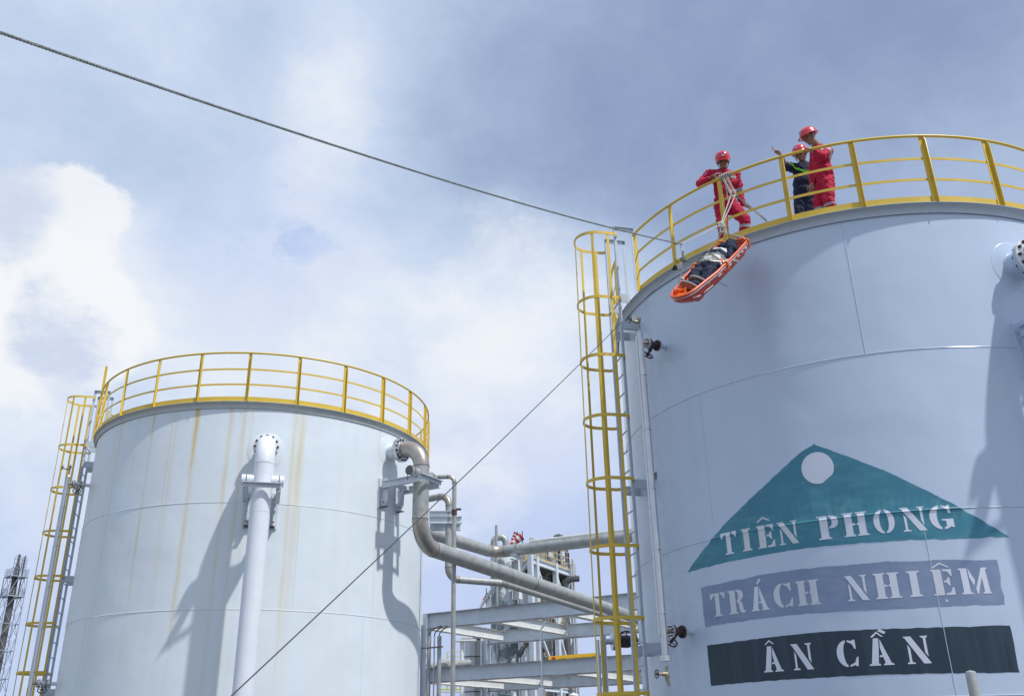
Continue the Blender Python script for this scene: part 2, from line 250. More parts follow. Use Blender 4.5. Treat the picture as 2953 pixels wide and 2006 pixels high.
# ------------------------------------------------------------------ mesh building
ORG = {}
class MB:
    def __init__(s): s.v = []; s.f = []; s.m = []
    def add(s, vs, fs, mi=0):
        o = len(s.v); s.v += [Vector(v) for v in vs]; s.f += [tuple(i + o for i in f) for f in fs]; s.m += [mi] * len(fs)
    def box(s, c, a, b, d, mi=0):            # centre and three half vectors
        c, a, b, d = map(Vector, (c, a, b, d)); vs = [c + a * x + b * y + d * z for x in (-1, 1) for y in (-1, 1) for z in (-1, 1)]
        s.add(vs, [(0, 1, 3, 2), (4, 6, 7, 5), (0, 4, 5, 1), (2, 3, 7, 6), (0, 2, 6, 4), (1, 5, 7, 3)], mi)
    def fbox(s, F, r0, r1, t0, t1, h0, h1, mi=0):
        vs = [F(r, t, h) for r in (r0, r1) for t in (t0, t1) for h in (h0, h1)]
        s.add(vs, [(0, 1, 3, 2), (4, 6, 7, 5), (0, 4, 5, 1), (2, 3, 7, 6), (0, 2, 6, 4), (1, 5, 7, 3)], mi)
    def bar(s, p0, p1, w, d, up=(0, 0, 1), mi=0):   # rectangular bar between two points
        p0, p1 = Vector(p0), Vector(p1); t = (p1 - p0); u = Vector(up)
        if abs(t.normalized().dot(u)) > .95: u = Vector((1, 0, 0))
        x = t.cross(u).normalized(); y = x.cross(t).normalized(); s.box((p0 + p1) / 2, t / 2, x * w / 2, y * d / 2, mi)
    def tube(s, pts, r, n=12, closed=False, cap=True, mi=0, up=None):
        pts = [Vector(p) for p in pts]; L = len(pts); rr = r if isinstance(r, (list, tuple)) else [r] * L
        def tan(i):
            if closed: return (pts[(i + 1) % L] - pts[i - 1]).normalized()
            return (pts[min(i + 1, L - 1)] - pts[max(i - 1, 0)]).normalized()
        t = tan(0); u = Vector(up) if up else (Vector((0, 0, 1)) if abs(t.z) < .9 else Vector((1, 0, 0))); u = (u - t * u.dot(t)).normalized(); vs = []; fs = []
        for i in range(L):
            t = tan(i); u = (u - t * u.dot(t)).normalized(); w = t.cross(u)
            vs += [pts[i] + (u * math.cos(2 * math.pi * k / n) + w * math.sin(2 * math.pi * k / n)) * rr[i] for k in range(n)]
        for i in range(L if closed else L - 1):
            j = (i + 1) % L
            fs += [(i * n + k, i * n + (k + 1) % n, j * n + (k + 1) % n, j * n + k) for k in range(n)]
        if cap and not closed: fs += [tuple(range(n))[::-1], tuple((L - 1) * n + k for k in range(n))]
        s.add(vs, fs, mi)
    def lathe(s, o, ax, prof, n=24, mi=0, cap=True):
        o = Vector(o); ax = Vector(ax).normalized(); u = Vector((0, 0, 1)) if abs(ax.z) < .9 else Vector((1, 0, 0)); u = (u - ax * u.dot(ax)).normalized(); w = ax.cross(u)
        vs = []; L = len(prof)
        for r, z in prof: vs += [o + ax * z + (u * math.cos(2 * math.pi * k / n) + w * math.sin(2 * math.pi * k / n)) * r for k in range(n)]
        fs = [(i * n + k, i * n + (k + 1) % n, (i + 1) * n + (k + 1) % n, (i + 1) * n + k) for i in range(L - 1) for k in range(n)]
        if cap: fs += [tuple(range(n))[::-1], tuple((L - 1) * n + k for k in range(n))]
        s.add(vs, fs, mi)
    def cyl(s, p0, p1, r0, r1=None, n=16, mi=0):
        p0, p1 = Vector(p0), Vector(p1); s.lathe(p0, p1 - p0, [(r0, 0), (r0 if r1 is None else r1, (p1 - p0).length)], n, mi)
    def ball(s, c, r, n=12, m=8, mi=0, ax=None):
        c = Vector(c); rx, ry, rz = r if isinstance(r, (tuple, list)) else (r, r, r); X, Y, Z = ax or (Vector((1, 0, 0)), Vector((0, 1, 0)), Vector((0, 0, 1)))
        vs = [c + Z * rz] ; fs = []
        for i in range(1, m):
            ph = math.pi * i / m
            vs += [c + X * (rx * math.sin(ph) * math.cos(2 * math.pi * k / n)) + Y * (ry * math.sin(ph) * math.sin(2 * math.pi * k / n)) + Z * (rz * math.cos(ph)) for k in range(n)]
        vs.append(c - Z * rz); q = lambda i, k: 1 + (i - 1) * n + k % n
        for k in range(n):
            fs.append((0, q(1, k), q(1, k + 1))); fs.append((len(vs) - 1, q(m - 1, k + 1), q(m - 1, k)))
            fs += [(q(i, k), q(i + 1, k), q(i + 1, k + 1), q(i, k + 1)) for i in range(1, m - 1)]
        s.add(vs, fs, mi)
    def ibeam(s, p0, p1, d, w, tw=.014, tf=.02, edge=False, mi=0):    # p0-p1 runs along the middle of the upper flange's top face
        p0, p1 = Vector(p0), Vector(p1); t = p1 - p0; x = t.cross(Vector((0, 0, 1))).normalized() if abs(t.normalized().z) < .9 else Vector((1, 0, 0)); y = x.cross(t).normalized(); c = (p0 + p1) / 2
        s.box(c - y * tf / 2, t / 2, x * w / 2, y * tf / 2, mi); s.box(c - y * (d - tf / 2), t / 2, x * w / 2, y * tf / 2, mi)
        s.box(c - y * d / 2, t / 2 * .999, x * tw / 2, y * (d / 2 - tf), mi)
        if edge:
            for q in (tf / 2, d - tf / 2):
                for k in (-1, 1): s.box(c - y * q + x * k * (w / 2 + .0015), t / 2 * .998, x * .0025, y * tf * .46, 1)
    def build(s, name, m, parent=None, ang=38, smooth=True):
        me = bpy.data.meshes.new(name); o = Vector(ORG.get(parent.name, (0, 0, 0))) if parent else Vector((0, 0, 0))
        me.from_pydata([v - o for v in s.v], [], s.f)
        for x in (m if isinstance(m, (list, tuple)) else [m]): me.materials.append(x)
        me.polygons.foreach_set('material_index', s.m)
        finish(me, ang, smooth); ob = bpy.data.objects.new(name, me); COL.objects.link(ob)
        if parent: ob.parent = parent; ORG[ob.name] = o
        return ob
def finish(me, ang=38, smooth=True):
    bm = bmesh.new(); bm.from_mesh(me); bmesh.ops.recalc_face_normals(bm, faces=bm.faces)
    for f in bm.faces: f.smooth = smooth
    for e in bm.edges: e.smooth = len(e.link_faces) == 2 and e.calc_face_angle(0) < R(ang)
    bm.to_mesh(me); bm.free()
def thing(name, label, cat, loc, group=None):
    o = bpy.data.objects.new(name, None); COL.objects.link(o); o.location = loc; o.empty_display_size = .2; ORG[o.name] = Vector(loc)
    o['label'] = label; o['category'] = cat
    if group: o['group'] = group
    return o
def tag(o, label, cat, group=None):
    o['label'] = label; o['category'] = cat
    if group: o['group'] = group
    return o
def solo(mb, name, m, label, cat, base, group=None, ang=38):       # a thing that is one mesh, its origin at its base
    me = bpy.data.objects.new('tmp', None); ORG['tmp'] = Vector(base); ob = mb.build(name, m, None, ang)
    ob.data.transform(Matrix.Translation(-Vector(base))); ob.location = base; bpy.data.objects.remove(me); ORG[ob.name] = Vector(base)
    return tag(ob, label, cat, group)
def copy_tree(o, parent=None, loc=None):
    c = o.copy(); COL.objects.link(c)
    if parent: c.parent = parent
    if loc is not None: c.location = loc
    for ch in list(o.children): copy_tree(ch, c)
    return c
def arc(t, rho, a0, a1, h, n):
    return [TF(t, a0 + (a1 - a0) * i / n)(rho, 0, h) for i in range(n + 1)]
def ring_strip(mb, t, a0, a1, n, prof, mi=0, closed_prof=True):     # sweep a (rho, h) profile round the tank axis
    vs = []; m = len(prof)
    for i in range(n + 1):
        F = TF(t, a0 + (a1 - a0) * i / n); vs += [F(r, 0, h) for r, h in prof]
    fs = [(i * m + k, i * m + (k + 1) % m, (i + 1) * m + (k + 1) % m, (i + 1) * m + k) for i in range(n) for k in range(m if closed_prof else m - 1)]
    if closed_prof and abs(a1 - a0) < 359.9: fs += [tuple(range(m))[::-1], tuple(n * m + k for k in range(m))]
    mb.add(vs, fs, mi)

# ------------------------------------------------------------------ ground
gm = MB(); gm.add([(-3000, -3000, 0), (3000, -3000, 0), (3000, 3000, 0), (-3000, 3000, 0)], [(0, 1, 2, 3)])
g = gm.build('ground', asphalt); g['kind'] = 'structure'

# ------------------------------------------------------------------ tanks
COURSE = [HB, HB - 2.1294, HB - 4.2133, .45, -CAM_Z + .1]
def conform(t, polys, off, name, m, parent, u0=0, seam=COURSE[2], bump=.011, jit=0, segu=.09):
    """flat paint laid on the tank: polygons in (arc length from azimuth -110, height) wrapped onto the shell, riding over the weld bead"""
    bm = bmesh.new()
    for poly in polys:
        pts = []
        for i, (a, b) in enumerate(poly):
            a2, b2 = poly[(i + 1) % len(poly)]; L = math.hypot(a2 - a, b2 - b); k = max(1, int(L / .03)) if jit else 1
            for q in range(k):
                x, y = a + (a2 - a) * q / k, b + (b2 - b) * q / k
                if jit and q: x += jit * mnoise.noise((x * 9, y * 9, 1)); y += jit * mnoise.noise((x * 9, y * 9, 7)) + .35 * jit * mnoise.noise((x * 40, y * 40, 3))
                pts.append((x, y))
        f = bm.faces.new([bm.verts.new((x, y, 0)) for x, y in pts]); bmesh.ops.triangulate(bm, faces=[f], quad_method='BEAUTY', ngon_method='BEAUTY')
    us = [v.co.x for v in bm.verts]; hs = [v.co.y for v in bm.verts]
    u = math.ceil(min(us) / segu) * segu
    while u < max(us):
        bmesh.ops.bisect_plane(bm, geom=bm.verts[:] + bm.edges[:] + bm.faces[:], plane_co=(u, 0, 0), plane_no=(1, 0, 0)); u += segu
    for d in (-.02, -.013, -.007, 0, .007, .013, .02):
        if min(hs) < seam + d < max(hs): bmesh.ops.bisect_plane(bm, geom=bm.verts[:] + bm.edges[:] + bm.faces[:], plane_co=(0, seam + d, 0), plane_no=(0, 1, 0))
    o = Vector(ORG[parent.name])
    for v in bm.verts:
        r = RT + off + bump * math.exp(-((v.co.y - seam) / .009) ** 2); F = TF(t, -110 + math.degrees(v.co.x / RT)); v.co = F(r, 0, v.co.y) - o
    c = Vector((CT[t][0], CT[t][1], 0)) - o
    for f in bm.faces:
        f.normal_update(); mid = f.calc_center_median() - c; mid.z = 0
        if f.normal.dot(mid) < 0: f.normal_flip()
        f.smooth = True
    me = bpy.data.meshes.new(name); bm.to_mesh(me); bm.free(); me.materials.append(m)
    ob = bpy.data.objects.new(name, me); COL.objects.link(ob); ob.parent = parent; ORG[ob.name] = o
    return ob
def disc_on(t, az, h, rad, off, name, m, parent, thick=True):
    u = R(az + 110) * RT; n = 56; bm = MB(); prof = []
    def P(r, a, k):
        uu = u + r * math.cos(a); return TF(t, -110 + math.degrees(uu / RT))(RT + k, 0, h + r * math.sin(a))
    rings = [(0.02, off), (rad * .5, off), (rad - .008, off), (rad, off * .6), (rad + .006, -.004)]
    vs = [P(r, 2 * math.pi * i / n, k) for r, k in rings for i in range(n)]
    bm.add(vs, [(a * n + i, a * n + (i + 1) % n, (a + 1) * n + (i + 1) % n, (a + 1) * n + i) for a in range(len(rings) - 1) for i in range(n)] + [tuple(range(n))])
    return bm.build(name, m, parent)
def make_tank(t, label, paint, gmat, seam_az):
    T = thing('storage_tank', label, 'storage tank', (CT[t][0], CT[t][1], 0), 'storage tanks')
    for ci in range(4):
        h1, h0 = COURSE[ci], COURSE[ci + 1]
        for k in range(4):
            mb = MB(); a0 = seam_az[ci] + 90 * k; ring_strip(mb, t, a0, a0 + 90, 72, [(RT, h0), (RT, h1), (RT - .012, h1), (RT - .012, h0)])
            mb.build('shell_plate', paint, T)
            wb = MB(); F = TF(t, a0); L = 60
            wb.tube([F(RT + .001 + .0012 * mnoise.noise((i * .9, a0, ci)), .002 * mnoise.noise((i * .5, a0, ci + 5)), h0 + (h1 - h0) * i / L) for i in range(L + 1)], .0042, 6); wb.build('vertical_weld', paint, T)
        if ci:
            wb = MB(); L = 420
            wb.tube([TF(t, 360 * i / L)(RT + .001 + .001 * mnoise.noise((i * .6, ci, 2)), 0, h1 + .003 * mnoise.noise((i * .25, ci, 0))) for i in range(L)], .0058, 8, closed=True); wb.build('weld_seam', paint, T)
    mb = MB(); ring_strip(mb, t, 0, 360, 200, [(RT + .092, HB - .008), (RT + .092, HB), (RT - .05, HB), (RT - .05, HB - .01), (RT + .012, HB - .012), (RT + .012, HB - .13), (RT + .024, HB - .135), (RT + .024, HB - .06), (RT + .045, HB - .03), (RT + .085, HB - .009)])
    mb.build('wind_girder', gmat, T, ang=50)
    mb = MB(); ring_strip(mb, t, 0, 360, 128, [(.01, HB + .25), (2.2, HB + .16), (RT - .06, HB - .004), (RT - .06, HB - .03), (.01, HB + .2)]); mb.build('roof', grey_paint, T)
    mb = MB(); ring_strip(mb, t, 0, 360, 96, [(RT + .3, -CAM_Z - .2), (RT + .3, -CAM_Z + .12), (RT - .1, -CAM_Z + .12), (RT - .1, -CAM_Z - .2)]); mb.build('foundation_ring', asphalt, T)
    return T
TL = make_tank('L', 'white storage tank streaked with rust under a yellow railing, on the left', paint_old, gutter_rust, [-104.6, -63.5, -130, -80])
TR = make_tank('R', 'pale blue-grey storage tank with stencilled Vietnamese words, on the right', paint_new, gutter_mat, [-107.7, -143, -103.5, -70])

def nozzle(T, t, az, h, D, ln, paint, fl, fo=.1):
    disc_on(t, az, h, .378 if D > .3 else .12, .004, 'reinforcing_pad', paint, T)
    F = TF(t, az); mb = MB(); mb.cyl(F(RT - .02, 0, h), F(RT + ln, 0, h), D / 2, n=40); mb.lathe(F(RT - .01, 0, h), F(1, 0, 0) - F(0, 0, 0), [(D / 2 + .022, 0), (D / 2 + .004, .03)], 40); nz = mb.build('nozzle', paint, T)
    mb = MB(); mb.lathe(F(RT + ln, 0, h), F(1, 0, 0) - F(0, 0, 0), [(D / 2 - .01, 0), (D / 2 + fo, 0), (D / 2 + fo, .035), (D / 2 - .01, .035)], 48); mb.build('flange', fl, nz)
def bolts_ring(parent, F, rho0, rho1, h, rad, n, ph=.5):
    ax = (F(1, 0, 0) - F(0, 0, 0)).normalized()
    for i in range(n):
        a = 2 * math.pi * (i + ph) / n; p0, p1 = F(rho0, rad * math.cos(a), h + rad * math.sin(a)), F(rho1, rad * math.cos(a), h + rad * math.sin(a))
        mb = MB(); mb.cyl(p0, p1, .012, n=8); mb.cyl(p0 + ax * .004, p0 + ax * .028, .024, n=6); mb.cyl(p1 - ax * .028, p1 - ax * .004, .024, n=6); mb.build('bolt', bolt_m, parent)

HN1 = 5.724; D1 = .385; S1 = .84          # white drop pipe
HN2 = 6.18; D2 = .35; S2 = .88            # bare steel pipe of the left tank
nozzle(TL, 'L', -75, HN1, D1, .23, paint_old, white_pipe, .07); nozzle(TR, 'R', -74.4, 5.85, D1, .23, paint_new, paint_new, .07)
nozzle(TL, 'L', -31, HN2, D2, .27, paint_old, bright_flange)

def elbow(F, r0, h0, rad, n=14):          # quarter turn from radial outwards to straight down, ends at (r0+rad, h0-rad)
    return [F(r0 + rad * math.sin(math.pi / 2 * i / n), 0, h0 - rad + rad * math.cos(math.pi / 2 * i / n)) for i in range(n + 1)]
def drop_pipe(t, az, h, label):
    F = TF(t, az); root = thing('drop_pipe', label, 'pipe', F(RT + S1, 0, -CAM_Z), 'white drop pipes of the tanks')
    q = .27
    mb = MB(); mb.lathe(F(RT + q, 0, h), F(1, 0, 0) - F(0, 0, 0), [(D1 / 2 - .02, 0), (D1 / 2 + .07, 0), (D1 / 2 + .07, .035), (D1 / 2 + .015, .037), (D1 / 2, .06), (D1 / 2 - .02, .06)], 48); mb.build('flange', white_bright, root)
    bolts_ring(root, F, RT + .195, RT + q + .065, h, D1 / 2 + .036, 12, 0)
    rad = S1 - q - .05
    mb = MB(); mb.tube([F(RT + q + .05, 0, h)] + elbow(F, RT + q + .05, h, rad)[1:], D1 / 2, 40); mb.build('elbow', white_pipe, root)
    mb = MB(); mb.tube([F(RT + S1, 0, h - rad - .002), F(RT + S1, 0, 2.0), F(RT + S1, 0, -CAM_Z)], D1 / 2 - .001, 40); mb.build('pipe_run', white_pipe, root)
    mb = MB(); mb.lathe(F(RT + S1, 0, h - rad - .012), (0, 0, 1), [(D1 / 2 - .01, 0), (D1 / 2 + .004, .004), (D1 / 2 + .004, .018), (D1 / 2 - .01, .022)], 40); mb.build('weld_ring', white_bright, root)
    mb = MB(); mb.lathe(F(RT + S1, 0, 4.23 + h - HN1), (0, 0, 1), [(D1 / 2 - .01, 0), (D1 / 2 + .002, .004), (D1 / 2 + .002, .008), (D1 / 2 - .01, .012)], 40); mb.build('weld_ring', white_bright, root)
    ht = 4.865 + h - HN1
    for sg in (-1, 1):
        mb = MB(); mb.lathe(F(RT + S1, sg * (D1 / 2 - .03), ht), (F(0, sg, 0) - F(0, 0, 0)), [(.11, 0), (.11, .22), (.107, .235), (.0, .235)], 30, cap=False)
        mb.build('trunnion', white_pipe, root)
    return root
def bracket(t, az, S_, ht, label, pm, lat=.31, reach=.25, drop=.62):
    F = TF(t, az); root = thing('pipe_bracket', label, 'bracket', F(RT, 0, ht - drop - .1), 'steel pipe brackets on the tanks')
    top = ht - .112; d = .15; wd = .09; ro = RT + S_ + reach
    for sg in (-1, 1):
        y = sg * lat; mb = MB()
        mb.fbox(F, RT + .09, ro, y - wd / 2, y + wd / 2, top - .012, top); mb.fbox(F, RT + .09, ro, y - wd / 2, y + wd / 2, top - d, top - d + .012)
        mb.fbox(F, RT + .09, ro - .002, y - sg * .012 - .005, y - sg * .012 + .005, top - d + .012, top - .012); mb.build('support_arm', pm, root)
        mb = MB(); z0, z1 = top - drop, top + .09; yy = y - sg * .055      # gusset plate standing off the shell
        prof = [(RT - .02, z1), (RT + .13, z1), (RT + .2, z1 - .07), (RT + .2, z0 + .14), (RT + .11, z0), (RT - .02, z0)]
        n = len(prof); vs = [F(r, yy + q, z) for q in (-.006, .006) for r, z in prof]
        mb.add(vs, [tuple(range(n)), tuple(range(n, 2 * n))[::-1]] + [(i, (i + 1) % n, n + (i + 1) % n, n + i) for i in range(n)])
        mb.fbox(F, RT - .02, RT + .024, yy - .08, yy + .08, z0 - .02, z1); mb.build('gusset_plate', pm, root)
        mb = MB()
        for zz_ in (z1 - .09, z0 + .1, top - .07): mb.lathe(F(RT + .1, yy - sg * .02, zz_), F(0, sg, 0) - F(0, 0, 0), [(.0, 0), (.014, .0), (.014, .05), (0, .05)], 8, cap=False)
        mb.fbox(F, RT + .02, RT + .19, yy - .045, yy + .045, z0 - .008, z0 + .004)
        mb.build('bolt_set', bolt_m, root)['kind'] = 'stuff'
        mb = MB(); mb.tube([F(RT + S_ - .115, y, top - .06)] + [F(RT + S_ + .116 * math.cos(a), y, ht + .116 * math.sin(a)) for a in [math.pi * (1 - i / 14) for i in range(15)]] + [F(RT + S_ + .115, y, top - .06)], .008, 8); mb.build('u_bolt', weld_m, root)
    mb = MB(); mb.fbox(F, ro + .002, ro + .012, -lat - .05, lat + .05, top - .085, top + .003); mb.fbox(F, ro + .012, ro + .075, -lat - .05, lat + .05, top - .009, top + .003); mb.build('cross_bar', pm, root)
    mb = MB(); mb.fbox(F, RT + .25, RT + .33, -lat, lat, top - .10, top - .02); mb.build('rear_bar', pm, root)
    return root
drop_pipe('L', -75, HN1, 'white painted drop pipe with elbow on the rust-streaked tank')
drop_pipe('R', -74.4, 5.85, 'white flanged drop pipe at the right edge, on the stencilled tank')
bracket('L', -75, S1, 4.865, 'rust-edged bracket clamping the white drop pipe of the streaked tank', rack_paint)
bracket('R', -74.4, S1, 4.991, 'grey bracket on the stencilled tank at the right edge of the view', paint_new)

# ------------------------------------------------------------------ guard rails
def guard_rail(t, posts, label):
    root = thing('guard_rail', label, 'railing', (CT[t][0], CT[t][1], HB + CAM_Z), 'yellow railings on the tank rims')
    a0, a1 = -161.5, 187.0
    mb = MB(); mb.tube(arc(t, 3.962, a0 + 1.2, a1, HB + 1.1, 170), .0215, 12); mb.build('top_rail', yellow, root)
    for hh in (.73, .385):
        mb = MB(); ring_strip(mb, t, a0 + 1.2, a1, 170, [(3.938, HB + hh - .02), (3.946, HB + hh - .02), (3.946, HB + hh + .02), (3.938, HB + hh + .02)]); mb.build('mid_rail', yellow, root)
    mb = MB(); ring_strip(mb, t, a0 + 1.2, a1, 170, [(3.936, HB + .004), (3.945, HB + .004), (3.945, HB + .112), (3.936, HB + .112)]); mb.build('toe_plate', yellow, root)
    pm = None
    for a in posts:
        F = TF(t, a)
        mb = MB(); w = .065
        mb.fbox(F, 3.948, 3.957, -w / 2, w / 2, HB + .003, HB + 1.078)
        vs = [F(r, y, h) for y in (w / 2, w / 2 + .008) for r, h in ((3.948, HB + .003), (4.008, HB + .003), (4.008, HB + 1.01), (3.975, HB + 1.078), (3.948, HB + 1.078))]
        mb.add(vs, [(0, 1, 2, 3, 4), (9, 8, 7, 6, 5)] + [(i, (i + 1) % 5, 5 + (i + 1) % 5, 5 + i) for i in range(5)])
        mb.build('post', yellow, root)
    return root
guard_rail('L', [-7.0 + 15.05 * k for k in range(-10, 13)] + [186.8], 'thin yellow railing round the top of the rust-streaked tank')
guard_rail('R', [-159.4 + 14.03 * k for k in range(0, 25)] + [186.8], 'yellow railing where the workers stand on the stencilled tank')
# gate frame and pole by the ladder gap of each tank
p = cyl(301, 1085, 'L', 3.9, far=True); mb = MB(); mb.bar((p.x, p.y, HB + CAM_Z), (p.x, p.y, at(303, 1056, p.y).z), .05, .012); mb.bar((p.x + .02, p.y, HB + CAM_Z), (p.x + .02, p.y, at(303, 1056, p.y).z), .012, .05)
solo(mb, 'marker_pole', yellow, 'thin yellow pole sticking up behind the rim of the streaked tank', 'pole', (p.x, p.y, HB + CAM_Z))

# ------------------------------------------------------------------ caged ladders
AZL, GAP, HWL = 193, .27, .22
def caged_ladder(t, label):
    F = TF(t, AZL); rr = RT + GAP; root = thing('caged_ladder', label, 'ladder', F(rr, 0, -CAM_Z), 'caged ladders up the tanks')
    for sg in (-1, 1):
        mb = MB(); y = sg * HWL
        mb.fbox(F, rr - .028, rr + .025, y - .006, y + .006, -CAM_Z, 8.14); mb.fbox(F, rr + .014, rr + .025, y + sg * .006, y + sg * .04, -CAM_Z, 8.14)
        mb.fbox(F, rr - .34, rr + .03, y - .035, y + .035, 8.14, 8.152); mb.fbox(F, rr - .34, rr + .03, y - .006, y + .006, 8.07, 8.138)
        mb.fbox(F, rr - .34, rr - .295, y - .006, y + .006, HB + .005, 8.138); mb.build('side_rail', grey_paint, root)
    k = 0; h = 3.258 - .3155 * 15
    rung = None; bolt_b = MB()
    while h < HB + .1:
        if h > -1.4:
            if rung is None:
                mb = MB(); mb.cyl(F(rr, -HWL + .004, h), F(rr, HWL - .004, h), .0125, n=10); rung = mb.build('rung', grey_paint, root); h_first = h
            else:
                o = rung.copy(); COL.objects.link(o); o.location = (0, 0, h - h_first)
            for sg in (-1, 1): bolt_b.ball(F(rr, sg * (HWL + .006), h), .013, 6, 4)
        h += .3155
    bolt_b.build('rung_ends', grey_paint, root)['kind'] = 'stuff'
    def U(h, w=.34, dep=.65):
        pts = [(-.012, w * .68), (.0, w * .9), (.05, w), (dep - w, w)] + [(dep - w + w * math.sin(math.pi * i / 18), w * math.cos(math.pi * i / 18)) for i in range(1, 18)] + [(dep - w, -w), (.05, -w), (0, -w * .9), (-.012, -w * .68)]
        return pts
    hoop = None
    for h in (7.94, 6.735, 5.71, 4.70, 3.70, 2.69, 1.675, .67):
        mb = MB(); pts = U(h); n = len(pts); vs = []
        for i, (r, y) in enumerate(pts):
            r2, y2 = pts[min(i + 1, n - 1)]; r1, y1 = pts[max(i - 1, 0)]; tx, ty = r2 - r1, y2 - y1; L = math.hypot(tx, ty); nx, ny = -ty / L * .004, tx / L * .004
            vs += [F(rr + r - nx, y - ny, h - .025), F(rr + r + nx, y + ny, h - .025), F(rr + r + nx, y + ny, h + .025), F(rr + r - nx, y - ny, h + .025)]
        mb.add(vs, [(i * 4 + k, i * 4 + (k + 1) % 4, (i + 1) * 4 + (k + 1) % 4, (i + 1) * 4 + k) for i in range(n - 1) for k in range(4)] + [(3, 2, 1, 0), tuple((n - 1) * 4 + k for k in range(4))]); mb.build('cage_hoop', yellow, root)
    for r_, y_, a in ((.175, .3345, 90), (.175, -.3345, -90), (.44, .308, 67), (.44, -.308, -67), (.643, 0, 0)):
        c = F(rr + r_, y_, 0); rad = (F(math.cos(R(a)), math.sin(R(a)), 0) - F(0, 0, 0)); tg = (F(-math.sin(R(a)), math.cos(R(a)), 0) - F(0, 0, 0))
        mb = MB(); z0, z1 = .61 + CAM_Z, 7.965 + CAM_Z; mb.box((c.x, c.y, (z0 + z1) / 2), rad * .0035, tg * .0225, (0, 0, (z1 - z0) / 2)); mb.build('cage_strap', yellow, root)
    for h, r0 in ((6.30, RT - .01), (3.65, RT - .01), (1.27, RT - .01), (-.6, RT - .01)):
        for sg in (-1, 1):
            mb = MB(); y = sg * (HWL - .014); mb.fbox(F, r0 - .03, rr + .02, y - .006, y + .006, h - .075, h + .075); mb.fbox(F, r0 - .03, rr - .06, y + .006, y + .05, h - .075, h - .067); mb.build('wall_bracket', grey_paint, root)
    for sg in (-1, 1):
        mb = MB(); y = sg * (HWL - .014); mb.fbox(F, RT + .075, rr + .02, y - .006, y + .006, 6.72, 6.88); mb.build('wall_bracket', grey_paint, root)
    return root
lad = caged_ladder('R', 'grey ladder in a yellow hoop cage beside the stencilled tank')
dx = Vector((CT['L'][0] - CT['R'][0], CT['L'][1] - CT['R'][1], 0))
l2 = copy_tree(lad, None, Vector(lad.location) + dx); l2['label'] = 'grey ladder in a yellow hoop cage at the far left, beside the streaked tank'

